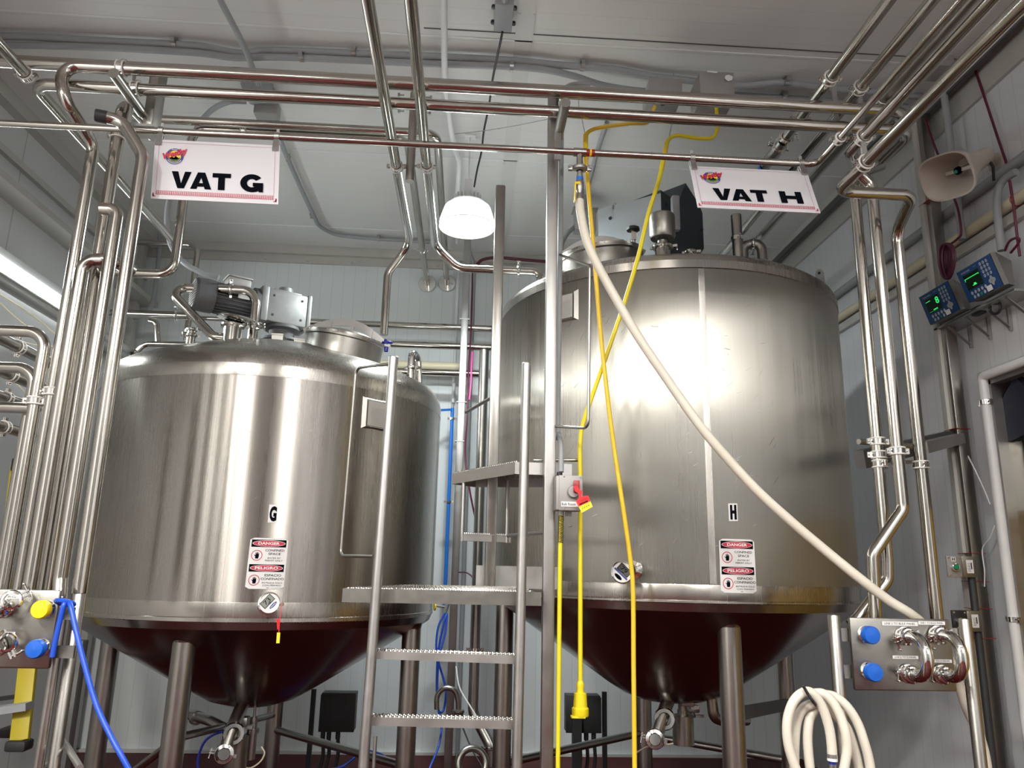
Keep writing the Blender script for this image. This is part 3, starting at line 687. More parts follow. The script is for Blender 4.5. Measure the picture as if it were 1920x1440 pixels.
o3, n3 = nozzle(tg, 357, 645, 5.0, .028, .16); triclamp(o3, n3 - Vector((0, 0, .04)), (0, 0, 1), .028, ear=(-1, -.5, 0))
o4, n4 = nozzle(tg, 769, 722, 4.75, .022, .06)
b = B(); b.sweep(fillet([n4, n4 + Vector((0, 0, .11)), n4 + Vector((.03, .10, .09)), n4 + Vector((.05, .12, -.12))], .035), .024, 16); b.out('vent_elbow', 'chrome', o4)
# manhole on G
def manhole(t, c, r, h, tiltv, lidrise=.045, zbase=None):
    z = Vector(tiltv).normalized(); b = B(); b.lathe([(r, -.22), (r, h), (r + .015, h + .006), (r + .015, h + .02), (r, h + .022)], c, z, 56)
    o = b.out('manhole', 'brushed', t)
    b = B(); b.lathe([(r + .012, h + .018), (r + .012, h + .032), (r - .02, h + .036), (r * .6, h + .036 + lidrise * .6), (0, h + .036 + lidrise)], c, z, 56); l = b.out('manhole_lid', 'band', o)
    x = AX['x']; x = (x - z * x.dot(z)).normalized(); y = z.cross(x)
    b = B(); pts = []
    for k in range(13):
        q = k / 12; pts.append(c + x * (-(r + .03) + 2 * (r + .03) * q) + z * (h + .02 + .115 * math.sin(math.pi * q)) - y * 0)
    for p_, q_ in zip(pts, pts[1:]): b.bar(p_, q_ + (q_ - p_) * .06, .045, .008, y)
    for s in (-.5, 0.1, .6): b.box(c + x * r * s + z * (h + .09), (.02, .02, .06), (x, y, z))
    b.out('lid_strap', 'satin', l)
    return o
p = P(645, 655, 4.8); mhg = manhole(tg, Vector((p.x, p.y, 2.95)), .245, .045, (.16, -.10, 1))
b = B(); q = P(725, 642, 4.62); b.lathe([(.012, 0), (.014, .03), (0, .03)], q + Vector((0, 0, -.06)), (0, 0, 1), 12)
for k in range(3):
    a = 2 * math.pi * k / 3 + .4; b.cyl(q - Vector((math.cos(a), math.sin(a), .1)) * .012, q + Vector((math.cos(a), math.sin(a), .1)) * .035, .009, seg=10)
b.out('lid_knob', 'navy', mhg)

# ================================================================== TOP OF VAT H
p = P(1128, 470, 4.5); mh = manhole(th, Vector((p.x, p.y, 3.46)), .255, .06, (-.13, -.08, 1), .03)
q = P(1187, 430, 4.35); b = B(); b.cyl(q - Vector((0, 0, .13)), q + Vector((0, 0, .0)), .014, seg=14); b.box(q - Vector((0, 0, .05)), (.03, .04, .05)); k_ = b.out('lid_bolt', 'chrome', mh)
b = B(); b.lathe([(0, .018), (.03, .016), (.042, .008), (.042, -.008), (.02, -.014), (0, -.014)], q, (0, 0, 1), 8); b.out('lid_knob', 'black', mh)
# breather filter can
o5, n5 = nozzle(th, 1243, 483, 4.2, .046, .07, HX, HY, PH)
b = B(); b.lathe([(.03, .0), (.03, .03), (.07, .045), (.078, .06), (.078, .19), (.07, .2), (0, .203)], n5 + Vector((0, 0, .01)), (0, 0, 1), 36); b.out('breather_can', 'brushed', o5)
nozzle(th, 1295, 480, 4.25, .026, .05, HX, HY, PH)
# big gear drive: blue grey casting and dark cover
gx = P(1185, 420, 4.75)
b = B(); O = P(1242, 470, 4.55); ex, ez, ey = Vector((1, .0, 0)), Vector((0, 0, 1)), Vector((0, 1, 0))
c0 = P(1122, 478, 4.75); c1 = P(1242, 478, 4.5); c2 = P(1242, 362, 4.5); c3 = P(1135, 395, 4.75)
axx = Vector((c1.x - c0.x, c1.y - c0.y, 0)); Lx = axx.length; axx.normalize(); back = Vector((-axx.y, axx.x, 0))
zb = ztop(HX, HY, PH, c1.x, c1.y) - .1; H1 = c3.z; H2 = c2.z
b.prism([(0, zb), (Lx, zb), (Lx, H2), (Lx * .5, H1 + (H2 - H1) * .55), (Lx * .22, H1 + .015), (0, H1)], axx, ez, back, Vector((c0.x, c0.y, 0)), .42)
b.box(Vector((c0.x, c0.y, H1 + .004)) + axx * Lx * .32 + back * .1 - axx * .03, (.02, .2, .05), (axx, back, ez)); b.cyl(Vector((c0.x, c0.y, H1 - .08)) + axx * Lx * .2 - back * .004, Vector((c0.x, c0.y, H1 - .08)) + axx * Lx * .2, .012, seg=12, m='black')
gd = b.out('gear_drive', 'bluegrey', th)
b = B(); d0 = Vector((c1.x, c1.y, 0)); e0 = P(1242, 478, 4.5); e1 = P(1320, 470, 4.85); dx = Vector((e1.x - e0.x, e1.y - e0.y, 0)); LD = dx.length; dx.normalize(); bk = Vector((-dx.y, dx.x, 0))
zt0 = P(1235, 356, 4.5).z; zt1 = P(1320, 400, 4.85).z; zb1 = P(1322, 466, 4.85).z
b.prism([(0, zb + .08), (LD * .35, zb + .0), (LD, zb1), (LD, zt1), (LD * .93, zt1 + .05), (LD * .6, zt1 + .15), (LD * .4, zt0 - .015), (0, zt0)], dx, ez, bk, d0, .34)
for (fx, fz) in ((.12, .2), (.12, .7), (.12, .85), (.95, .3), (.95, .8)): b.lathe([(0, .012), (.012, .01), (.012, 0)], d0 + dx * LD * fx + Vector((0, 0, zb + (zt1 - zb) * fz)) - bk * .001, -bk, 8)
b.out('drive_cover', 'darkblue', gd)
q = P(1268, 398, 4.4); b = B(); b.box((q.x, q.y + .02, q.z), (.05, .05, .24), bev=.01); b.out('drive_vent_pipe', 'grey', gd)
# lifting lug
q = P(1536, 512, 5.1); b = B(); b.prism([(-.03, -.16), (.03, -.16), (.03, 0), (.018, .026), (0, .034), (-.018, .026), (-.03, 0)], (.7, -.7, 0), (0, 0, 1), (.7, .7, 0), q, .014); b.cyl(q + Vector((-.002, -.002, 0)), q + Vector((.012, .012, 0)), .011, seg=12, m='black')
b.out('lifting_lug', 'satin', th)
# overflow pipe with clamped elbow on the far side
a = P(1380, 404, 4.55); p1_ = go(a, 'z', 'v', 470); b = B(); b.sweep(fillet([p1_ - Vector((0, 0, .12)), a + Vector((0, 0, .0)), ], .05), .034, 20); o = b.out('riser_pipe', 'pipe2', th)
e = P(1392, 458, 4.95); b = B(); b.sweep(fillet([e + Vector((0, 0, -.22)), e, e + Vector((.13, -.02, .0)), e + Vector((.13, -.02, -.13))], .06), .038, 20); o6 = b.out('outlet_elbow', 'pipe2', th)
triclamp(o6, e + Vector((.065, -.01, 0)), (1, -.15, 0), .04, ear=(0, -.5, -1)); clamp(o, Vector((a.x, a.y, P(1380, 448, 4.55).z)), (0, 0, 1), .034, gasket=False)
# inlet elbow with clamp on the left shoulder of H comes with the overhead pipe below
# ================================================================== OVERHEAD PIPES (all on the rack above the vats)
YP = 3.35                                   # depth of the rack
def arm_clamp(o, u, v, Y, ax, r, ears=(0, 0, 1)): return clamp(o, P(u, v, Y), ax, r, ears)
LPIPE = 'stainless process pipe'
# A and B: the two long pipes across the picture
rA = .029
a0 = P(640, 151, 3.29); zA = a0.z; b0 = P(640, 188, YP); zB = b0.z
YL = 3.5
pa = go(a0, 'x', 'u', 113); j1 = P(119, 184, 3.27); j2 = P(176, 272, YL); l1 = go(j2, 'z', 'v', 735); l1b = go(j2, 'z', 'v', 1115)
ra = go(a0, 'x', 'u', 1700)
pts = [Vector((l1.x, l1.y, l1b.z)), j2, j1, pa, ra, ra + Vector((.0, .34, 0))]
A_ = pipe('process_pipe', pts, rA, bend=[.09, .09, .075, .08], label='upper long steel pipe across the rack, dropping at the left as a tall pipe', cat='pipe', group=None)
for u in (228,): clamp(A_, go(a0, 'x', 'u', u), (1, 0, 0), rA, (0, .2, 1))
clamp(A_, l1, (0, 0, 1), rA, (1, 0, 0))
pb = go(b0, 'x', 'u', 62); rb = go(b0, 'x', 'u', 1700)
pbb = go(pb, 'y', 'v', 452)
q_ = rb + Vector((.03, .0, 0))
B_ = pipe('process_pipe', [pbb, pb, q_, q_ + Vector((0, .28, 0))], rA, bend=[.075, .08], label='lower of the two long steel pipes across the rack, turning back along the left wall', cat='pipe')
clamp(B_, go(b0, 'x', 'u', 255), (1, 0, 0), rA, (0, .2, 1))
# thicker rear pipe peeking out above A at the left
c0 = P(60, 118, 3.62); C0 = pipe('rear_rack_pipe', [go(c0, 'x', 'u', -60), go(c0, 'x', 'u', 1400)], .036, label='thick steel pipe lying just behind the upper rack pipe', cat='pipe')
# A2 and B2: second pair behind, running to the back wall
p = P(801, 533, YB); z2 = p.z; e2 = P(770, 262, Z=z2); e2.x = p.x; s2 = Vector((e2.x, e2.y, z2))
l2 = go(s2, 'x', 'u', 362); d2 = go(l2, 'z', 'v', 515)
k2 = go(d2, 'x', 'u', 182)
B2 = pipe('process_pipe', [Vector((p.x, YB - .02, z2)), s2, l2, d2, k2 + Vector((0, 0, .0)), go(k2, 'z', 'v', 1118)], .029, bend=[.09, .09, .09, .08],
          label='pipe from the back wall that loops down behind the sign for vat G', cat='pipe')
clamp(B2, go(s2, 'x', 'u', 458), (1, 0, 0), .028, (0, .2, 1)); clamp(B2, Vector((p.x, 0, z2)) + Vector((0, P(801, 470, Z=z2).y, 0)), (0, 1, 0), .028, (1, 0, 0), gasket=False)
b = B(); b.lathe([(.028, -.012), (.085, -.012), (.09, 0), (.085, .008), (.028, .012)], (p.x, YB - .015, z2), (0, -1, 0), 32); b.out('wall_flange', 'chrome', B2)
p = P(838, 532, YB); z3 = p.z; yy = P(812, 250, Z=z3).y; s3 = Vector((p.x, yy, z3)); t3 = go(s3, 'x', 'u', 283)
A2 = pipe('process_pipe', [Vector((p.x, YB - .02, z3)), s3, t3, t3 + Vector((-.14, 0, 0))], .028, bend=[.09, .01], label='pipe from the back wall ending at the square hanger left of sign G', cat='pipe')
b = B(); b.lathe([(.028, -.012), (.085, -.012), (.09, 0), (.085, .008), (.028, .012)], (p.x, YB - .015, z3), (0, -1, 0), 32); b.out('wall_flange', 'chrome', A2)
clamp(A2, Vector((p.x, P(838, 470, Z=z3).y, z3)), (0, 1, 0), .028, (1, 0, 0), gasket=False)
# C and D: pipes running away from the camera over vat G and to vat H
zC = 3.72
c1 = P(743, 310, Z=zC); xC = c1.x; yCe = P(768, 458, Z=zC).y
cs = Vector((xC, .6, zC)); ce = Vector((xC, yCe, zC)); cf = P(727, 512, yCe + .02); cg = P(718, 628, yCe + .02); cg.x = cf.x
Cp = pipe('process_pipe', [cs, ce, cf, Vector((cf.x, cf.y, cg.z))], .0265, bend=[.12, .12], label='left of the two overhead pipes running away, dropping to the manhole of vat G', cat='pipe')
clamp(Cp, Vector((xC, P(743, 312, Z=zC).y, zC)), (0, 1, 0), .0265, (1, 0, 0))
d1 = P(800, 310, Z=zC); xD = d1.x; yDe = P(818, 462, Z=zC).y; de = Vector((xD, yDe, zC)); df = P(858, 503, yDe + .05); dg_ = go(df, 'x', 'u', 985); 
dh = Vector((P(1003, 522, 5.0).x + .03, dg_.y, dg_.z)); 
Dp = pipe('process_pipe', [Vector((xD, .6, zC)), de, df, dh, dh + Vector((0, -.02, -.14))], .0265, bend=[.12, .14, .06], label='right of the two overhead pipes running away, ending at the top of vat H', cat='pipe')
clamp(Dp, Vector((xD, P(800, 312, Z=zC).y, zC)), (0, 1, 0), .0265, (1, 0, 0))
triclamp(Dp, go(df, 'x', 'u', 972), (1, 0, 0), .0265, ear=(0, 0, 1)); triclamp(Dp, dh + Vector((0, -.018, -.1)), (0, 0, 1), .0265, ear=(1, 0, 0))
# hanging tube between C and D
h0 = P(768, 340, c1.y); t = empty('pipe_hanger', (h0.x, h0.y, h0.z), 'round hanging tube with a bar holding the two overhead pipes left of the lamp', 'pipe hanger')
b = B(); b.cyl(h0, Vector((h0.x, h0.y, P(775, 175, c1.y).z)), .024, seg=24); b.out('tube', 'pipe2', t)
b = B(); b.bar((xC + .035, c1.y, zC), (xD - .035, c1.y, zC), .012, .012); b.bar((xC + .03, c1.y - .02, zC + .14), (xD - .01, c1.y - .02, zC + .14), .010, .010); b.out('cross_bar', 'satin', t)
for i_, (u, v) in enumerate(((748, 178), (808, 183), (748, 208), (806, 212))):
    q = P(u, v, c1.y + .02); b = B(); b.cyl(q, q + Vector((.03 * (1 if i_ % 2 == 0 else -1), 0, .0)), .0045, seg=8); b.box(q, (.012, .012, .02)); b.out('bolt', 'satin', t)

# L group: tall pipes at the left
YQ = 3.35
# Lc: second tall pipe, comes out of loop behind; starts at an elbow
e = P(157, 486, YQ); k = go(e, 'x', 'u', 212)
Lc = pipe('process_pipe', [k + Vector((.03, .12, 0)), k, e, go(e, 'z', 'v', 1118)], .029, bend=[.06, .085], label='tall left pipe with an elbow at its top at the height of the strip lamp', cat='pipe')
# Ld: pipe with hanger clamp at top going behind the square hanger
e = P(232, 186, YQ + .09); f_ = go(e, 'z', 'v', 1118)
Ld = pipe('process_pipe', [e + Vector((.03, .22, 0)), e + Vector((0, .0, 0)), f_], .029, bend=[.09], label='tall left pipe held by a clamp just below the thin sign rail', cat='pipe')
clamp(Ld, go(e, 'z', 'v', 254), (0, 0, 1), .0265, (1, 0, .0))
# Le: short elbow branch
e = P(221, 393, YQ - .06); k = go(e, 'x', 'u', 190)
Le = pipe('process_pipe', [k, e, go(e, 'z', 'v', 1085), go(go(e, 'z', 'v', 1128), 'x', 'u', 116) + Vector((0, -.02, 0)), go(go(e, 'z', 'v', 1128), 'x', 'u', 110) + Vector((-.02, -.23, 0))], .0285, bend=[.085, .06, .03], label='tall left pipe with an elbow just left of the lower edge of sign G', cat='pipe')
# Lf: capped bent pipe
YF_ = YQ - .16
k0 = P(184, 217, YF_ - .03); k1 = P(228, 226, YF_); k2_ = P(268, 292, YF_); k3 = P(262, 350, YF_); k3b = go(k3, 'z', 'v', 1112)
Lf = pipe('process_pipe', [k0, k1, k2_, k3b], .0275, bend=[.1, .1], label='tall left pipe bent at the top with a black rubber end cap', cat='pipe')
b = B(); d = (k0 - k1).normalized(); b.lathe([(.0, .012), (.027, .012), (.029, .004), (.029, -.036), (.026, -.036)], k0, d, 24); b.out('end_cap', 'rubber', Lf)
# square hanger with base plate and round bracket arm
h = P(277, 185, 3.42); t = empty('rack_hanger', (h.x, h.y, P(270, 248, 3.42).z), 'square steel hanger with foot plate left of the sign for G', 'hanger')
zt_, zb_ = P(280, 122, 3.46).z, P(268, 246, 3.46).z
b = B(); b.box((h.x, h.y + .08, (zt_ + zb_) / 2), (.048, .10, zt_ - zb_), bev=.005); b.out('square_tube', 'pipe2', t)
b = B(); b.box((h.x, h.y + .03, zb_ - .006), (.13, .12, .012)); b.out('foot_plate', 'satin', t)
n1_ = P(266, 212, 3.45); n0 = go(n1_, 'y', 'v', 137)
b = B(); b.cyl(n0, n1_, .025, seg=28); b.out('bracket_arm', 'brushed', t)
b = B(); b.bar(P(254, 120, 3.4), P(243, 232, 3.36), .012, .012); b.out('strut', 'satin', t)

# ================================================================== RIGHT SIDE OVERHEAD PIPES
YH = 3.4; sr0 = P(640, 263, 3.3); zS = sr0.z
re = go(sr0, 'x', 'u', 1532)
SR = pipe('sign_rail', [go(sr0, 'x', 'u', -40), re, re + Vector((0, -3.2, 0))], .0165, bend=[.05], label='thin steel rail carrying both vat signs, turning toward the camera at the right', cat='rail')
clamp(SR, Vector((re.x, P(1573, 253, X=re.x).y, zS)), (0, 1, 0), .0165, (1, 0, 0))
b = B(); q = go(sr0, 'x', 'u', 1403 - 35 + 32); b.out('x', 'chrome') if False else b.bm.free()
# tee, valve and cream hose hang from the rail
zU = zA + .078
def yrun(u, v, z, y0, y1, r, name, label, extra=None, **kw):
    p = P(u, v, Z=z); return pipe(name, [Vector((p.x, y0, z)), Vector((p.x, y1, z))], r, label=label, cat='pipe', **kw), p
P1, p1 = yrun(1557, 147, zU, .3, P(1475, 262, Z=zU).y, .0275, 'process_pipe', 'overhead pipe nearest the sign for vat H, ending at a clamped coupling above it')
clamp(P1, p1, (0, 1, 0), .0275, (1, 0, 0)); triclamp(P1, Vector((p1.x, P(1480, 258, Z=zU).y, zU)), (0, 1, 0), .03, ear=(1, 0, .3)); triclamp(P1, Vector((p1.x, P(1466, 275, Z=zU).y, zU)), (0, 1, 0), .03, ear=(-1, 0, .3))
y_ = P(1474, 266, Z=zU).y
b = B(); b.lathe([(.026, 0), (.034, .05), (.036, .2), (.028, .26)], (p1.x, y_, zU), (0, 1, 0), 24); b.out('check_valve', 'pipe2', P1)
b = B(); b.lathe([(.03, .27), (.031, .42), (.027, .43)], (p1.x, y_, zU), (0, 1, 0), 24); b.out('blue_coupling', 'bluepipe', P1)
clamp(P1, Vector((p1.x, P(1502, 222, Z=zU).y, zU)), (0, 1, 0), .0275, (1, 0, 0), gasket=False)
P2, p2 = yrun(1612, 165, zU, .3, 7.0, .0275, 'process_pipe', 'second overhead pipe from the sign for vat H, running far back over the vat')
clamp(P2, p2, (0, 1, 0), .0275, (1, 0, 0))
P3, p3 = yrun(1654, 188, zU - .005, .3, 7.0, .0275, 'process_pipe', 'third overhead pipe between the hanger rods and the thick bright pipe, running far back', material='pipe2')
clamp(P3, p3, (0, 1, 0), .0275, (1, 0, 0))
# P4 turns down into the middle riser
z4 = zS - .02; p4 = P(1618, 258, Z=z4)
YV = 3.45
dn2 = lambda p, v: go(p, 'z', 'v', v)
e4 = P(1589, 284, Z=z4); 
P4 = pipe('process_pipe', [Vector((p4.x, .3, z4)), Vector((p4.x, e4.y, z4)), P(1608, 322, YV - .05), P(1634, 347, YV - .05), dn2(P(1634, 347, YV - .05), 955), P(1636, 1040, YV - .05), P(1642, 1165, YV - .05)], .0275, bend=[.07, .07, .05, .07, .07], label='overhead pipe bending down right of sign H to become the middle tall riser', cat='pipe')
clamp(P4, p4, (0, 1, 0), .0275, (1, 0, 0))
# P5: the bright pipe, then across and down into the right riser
z5 = P(1622, 306, 2.95).z; p5 = P(1622, 306, 2.95); e5 = P(1583, 360, Z=z5); e5.x = p5.x
x5 = go(e5, 'x', 'u', 1712)
v3 = P(1692, 640, YV + .12); yb5 = v3.y
k5 = Vector((x5.x, x5.y + .33, z5)); 
k5 = P(1681, 433, x5.y + .26)
def dn(p, v): return go(p, 'z', 'v', v)
P5 = pipe('process_pipe', [Vector((p5.x, .3, z5)), e5, x5, k5, dn(k5, 1165)], .0275, bend=[.07, .07, .09], label='bright overhead pipe nearest the right wall, crossing over and dropping as the rightmost riser', cat='pipe')
clamp(P5, p5, (0, 1, 0), .0275, (1, 0, 0))
# hanger rods
for (u0, v0, u1, v1, Y, L_) in ((1563, 160, 1573, 246, YH, 'left hanger rod between the overhead pipes right of the sign for vat H'), (1612, 178, 1618, 250, YH, 'middle hanger rod between the overhead pipes'), (1618, 266, 1622, 298, 2.98, 'lowest hanger rod above the bright overhead pipe')):
    q = P(u0, v0, Y); b = B(); b.bar(q, Vector((q.x, Y, P(u1, v1, Y).z)), .022, .012, (0, 1, 0)); tag(b.out('hanger_rod', 'satin'), L_, 'hanger')
# risers
def riser(top, segs, r, label, bend):
    return pipe('riser_pipe', [top] + segs, r, label=label, cat='pipe', bend=bend)
t1 = P(1602, 352, YV + .04); m1 = dn(t1, 1030); s1_ = P(1648, 1105, YV - .05)
m1 = dn(t1, 1035)
V1 = riser(P(1652, 312, YV + .32), [P(1620, 324, YV + .16), t1, P(1666, 1078, YV + .04) + Vector((0, 0, .06)), P(1664, 1088, YV + .04), P(1610, 1158, YV + .04), P(1596, 1172, YV + .04)], .027,
           'left of the three tall risers, its lower end bending left behind the panel', [.05, .05, .05, .06, .05])
clamp(V1, dn(t1, 828), (0, 0, 1), .027, (1, 0, 0)); clamp(V1, dn(t1, 853), (0, 0, 1), .027, (1, -.2, 0)); clamp(V1, dn(t1, 870), (0, 0, 1), .027, (0, -1, 0))
clamp(P4, dn(P(1634, 347, YV - .05), 846), (0, 0, 1), .0275, (1, 0, 0)); clamp(P5, dn(k5, 872), (0, 0, 1), .0275, (0, -1, 0))
# clamp rail behind risers fixed to the wall strut
b = B(); a_ = P(1610, 828, YV + .13); c_ = P(1730, 838, YV + .3); b.cyl(a_, c_, .014, seg=16); b.cyl(P(1672, 868, YV + .12), P(1712, 866, YV + .2), .009, seg=12)
cr = b.out('clamp_rail', 'pipe2'); tag(cr, 'stub rail carrying the clamps of the three risers, fixed to the wall channel', 'bracket')
b = B(); b.bar(P(1728, 840, YV + .3), P(1800, 822, X=XR - .12), .06, .06); b.out('rail_arm', 'satin', cr)
b = B(); b.bar(P(1612, 862, YV + .15), P(1790, 820, X=XR - .1), .05, .09); b.out('rail_beam', 'angle', cr)
# ================================================================== BACK WALL PIPES between the vats
YW = 6.85
def xrun(u0, v0, u1, Y, r, label, name='wall_pipe', mt='pipe', ends=()):
    a = P(u0, v0, Y); return pipe(name, [a, go(a, 'x', 'u', u1)], r, mt, label=label, cat='pipe')
w1 = P(240, 592, YW); 
a = P(560, 603, YW); c = go(a, 'x', 'u', 948)
W1 = pipe('wall_pipe', [a, c, c + Vector((.0, 0, -.5))], .032, bend=[.07], label='top pipe of the set running along the back wall between the vats', cat='pipe')
a = P(733, 645, YW - .1); c = go(a, 'x', 'u', 950)
W2 = pipe('wall_pipe', [a, c, c + Vector((0, 0, -.5))], .032, bend=[.07], label='second pipe down of the set along the back wall between the vats', cat='pipe')
a = P(715, 695, YW); c = go(a, 'x', 'u', 898)
W3 = pipe('wall_pipe', [a, c], .032, label='third pipe down of the set along the back wall, ending at the riser', cat='pipe')
a = P(700, 683, YW + .15); W4 = pipe('wall_pipe', [a, go(a, 'x', 'u', 866)], .045, 'cream', label='thick cream pipe behind the set along the back wall', cat='pipe')
a = P(908, 657, 6.3); q = go(a, 'z', 'v', 1350); s = P(924, 1395, 6.3)
q = go(a, 'z', 'v', 1350)
W5 = pipe('riser_pipe', [a, go(a, 'z', 'v', 1335), P(918, 1395, 6.2), P(922, 1436, 6.2)], .042, 'pipe2', bend=[.12, .1], label='dark vertical pipe behind the ladder ending in a clamped bend near the floor', cat='pipe')
clamp(W5, go(a, 'z', 'v', 1218), (0, 0, 1), .042, (-1, 0, 0), gasket=False); triclamp(W5, P(919, 1402, 6.2), (0, 0, 1), .042, ear=(-1, 0, 0))
# left end of the wall pipes behind vat G
a = P(185, 585, 6.6); W6 = pipe('wall_pipe', [a, P(300, 590, 6.6)], .03, label='short grey brown pipe behind the tall left pipes above vat G', cat='pipe', material='pipe2')
a = P(236, 588, 6.3); c = go(a, 'x', 'u', 352); W7 = pipe('wall_pipe', [a, c], .034, label='brown tinted pipe with a clamp running left to right behind the loop of vat G', cat='pipe'); triclamp(W7, go(a, 'x', 'u', 331), (1, 0, 0), .034)
a = P(352, 596, 6.8); W8 = pipe('wall_pipe', [a, go(a, 'x', 'u', 450)], .022, label='slim pipe behind the gear motor of vat G', cat='pipe')
a = P(265, 650, 6.2); W9 = pipe('wall_pipe', [P(246, 672, 6.2), P(272, 645, 6.2), go(P(300, 643, 6.2), 'x', 'u', 420)], .026, bend=[.08], label='low pipe curving behind the left shoulder of vat G', cat='pipe')
a = P(280, 602, 6.4); W10 = pipe('wall_pipe', [a, P(294, 605, 6.4), P(296, 648, 6.4)], .024, bend=[.05], label='small elbow pipe dropping behind the left shoulder of vat G', cat='pipe')
a = P(350, 458, 6.6); a1 = go(a, 'x', 'u', 372); W11 = pipe('wall_pipe', [go(a, 'x', 'u', 240), a1, go(a1, 'z', 'v', 640)], .026, bend=[.09], label='pipe high on the back wall that drops behind the gear motor of vat G', cat='pipe')
a = P(205, 600, 5.6); W12 = pipe('wall_pipe', [P(170, 598, 5.0), P(182, 622, 5.3), P(250, 660, 6.3)], .034, 'pipe2', bend=[.06], label='slanting pipe with wing clamp seen between the tall left pipes', cat='pipe'); triclamp(W12, P(184, 620, 5.3), (.4, 1, 0), .036)
# ================================================================== LEFT WALL PIPES
xl = P(40, 655, Y=4.6).x
def lrun(u, v, Y, u1, r, label, clampu=None, m='pipe2'):
    a = P(u, v, Y); o = pipe('wall_pipe', [go(a, 'y', 'u', u1), go(a, 'y', 'u', -60)], r, m, label=label, cat='pipe')
    if clampu: c = go(a, 'y', 'u', clampu); clamp(o, c, (0, 1, 0), r, (0, 0, 1))
    return o
lrun(40, 654, 4.3, 105, .032, 'upper slanting wall pipe at the left edge under the elbow pipe', 34)
lrun(30, 707, 4.3, 90, .032, 'second slanting wall pipe at the left edge', 20)
lrun(15, 747, 4.3, 70, .026, 'third thin slanting wall pipe at the left edge', 13)
lrun(20, 805, 4.3, 60, .028, 'lowest slanting wall pipe at the left edge with a dark clamp', 8)
a = P(60, 622, 3.5); e = go(a, 'x', 'u', 88); La = pipe('process_pipe', [go(a, 'x', 'u', -60), e, go(e, 'z', 'v', 1118)], .0265, bend=[.085], label='pipe entering at the left edge and turning down in front of the slanting wall pipes', cat='pipe')
clamp(La, go(e, 'z', 'v', 752), (0, 0, 1), .0265, (-1, 0, 0))
a = P(40, 690, 3.75); e = go(a, 'x', 'u', 68); Lb = pipe('process_pipe', [go(a, 'x', 'u', -60), e, go(e, 'z', 'v', 1118)], .027, bend=[.085], label='second pipe entering at the left edge and turning down behind the first', cat='pipe')
a = P(20, 764, 3.7); pipe('process_pipe', [go(a, 'x', 'u', -60), go(a, 'x', 'u', 56)], .0265, label='short level pipe at the left edge ending at the pipe clamps', cat='pipe')
a = P(20, 118, 3.0); lp = P(30, 118, 3.3)
a = P(22, 110, 3.3); T0 = pipe('process_pipe', [go(a, 'y', 'u', 52), go(a, 'y', 'u', -120)], .028, label='overhead pipe stub at the top left corner pointing toward the camera', cat='pipe'); clamp(T0, go(a, 'y', 'u', 49), (0, 1, 0), .028, (1, 0, 0))
b = B(); q = P(52, 120, 3.66); b.cyl(q, P(52, 150, 3.5), .012, seg=12); tag(b.out('hanger_rod', 'satin'), 'short rod under the thick rear pipe at the top left', 'hanger')
# grey round duct low on the left wall
a = P(60, 560, X=XL + .1); b = B(); b.sweep([Vector((a.x, 2.0, a.z)), Vector((a.x, 6.95, a.z))], .055, 24); tag(b.out('wall_duct', 'pipe2'), 'dark round pipe along the left wall under the strip lamp', 'pipe')
# ================================================================== POST, LADDERS AND PLATFORMS BETWEEN THE VATS
YD, YPo = 3.2, 3.42
t = empty('access_ladder', (.15, YPo, 0), 'steel access ladder with grated step platforms standing between the two vats', 'ladder')
pp = P(1029, 1000, YPo)
def post(x, y, z0, z1, s, name='post', m='satin'):
    b = B(); b.box((x, y, (z0 + z1) / 2), (s, s, z1 - z0), bev=s * .16); return b.out(name, m, t)
post(pp.x, pp.y, 0, P(1045, 176, YPo).z, .052)
# ladder rails
def rail(u0, v0, u1, v1, r=.0205):
    a = P(u0, v0, YD); c = P(u1, v1, YD - .02); d = (c - a); f_ = a + d * ((0 - a.z) / d.z)
    b = B(); b.cyl(a, f_, r, seg=24); b.lathe([(0, .003), (r - .002, .003), (r + .001, 0), (r + .001, -.03), (r, -.03)], a, (0, 0, 1), 24)
    return b.out('rail', 'satin', t), a, f_
r1, ra0, ra1 = rail(738, 670, 681, 1440); r2, rb0, rb1 = rail(987.5, 682, 969, 1440)
def rung(v0, v1, u0, u1):
    a = P(u0, v0, YD + .02); c = P(u1, v1, YD + .02); d = (c - a); L = d.length; d.normalize(); n = d.cross(AX['z'])*-1
    n = Vector((-d.y, d.x, 0)).normalized()
    b = B(); h = .031; mid = (a + c) / 2
    b.box(mid - AX['z'] * h / 2 , (L, .003, h), (d, n, AX['z'])); b.box(mid - AX['z'] * h / 2 + n * .05, (L, .003, h), (d, n, AX['z'])); b.box(mid - AX['z'] * .0015 + n * .025, (L, .05, .003), (d, n, AX['z']))
    o = b.out('rung', 'satin', t)
    g = B(); k = int(L / .017)
    for i in range(k):
        for j, off in ((0, 0), (.5, .018), (0, .036)):
            p_ = a + d * (L * (i + .5 + j * .9) / (k + .5)) + n * (off + .004); g.lathe([(.0058, 0), (.005, .006), (.003, .0085)], p_, (0, 0, 1), 6)
    g.out('tread_teeth', 'chrome', o)
rung(1220, 1230, 697, 972); rung(1344, 1352, 687, 968)
# further rungs below the frame
for zz in (.62, .34): 
    xa = ra0.x + (ra1.x - ra0.x) * (ra0.z - zz) / (ra0.z - ra1.z); xb = rb0.x + (rb1.x - rb0.x) * (rb0.z - zz) / (rb0.z - rb1.z)
    b = B(); b.box(((xa + xb) / 2, YD + .03, zz - .015), (xb - xa, .05, .031), bev=.003); b.out('rung', 'satin', t)
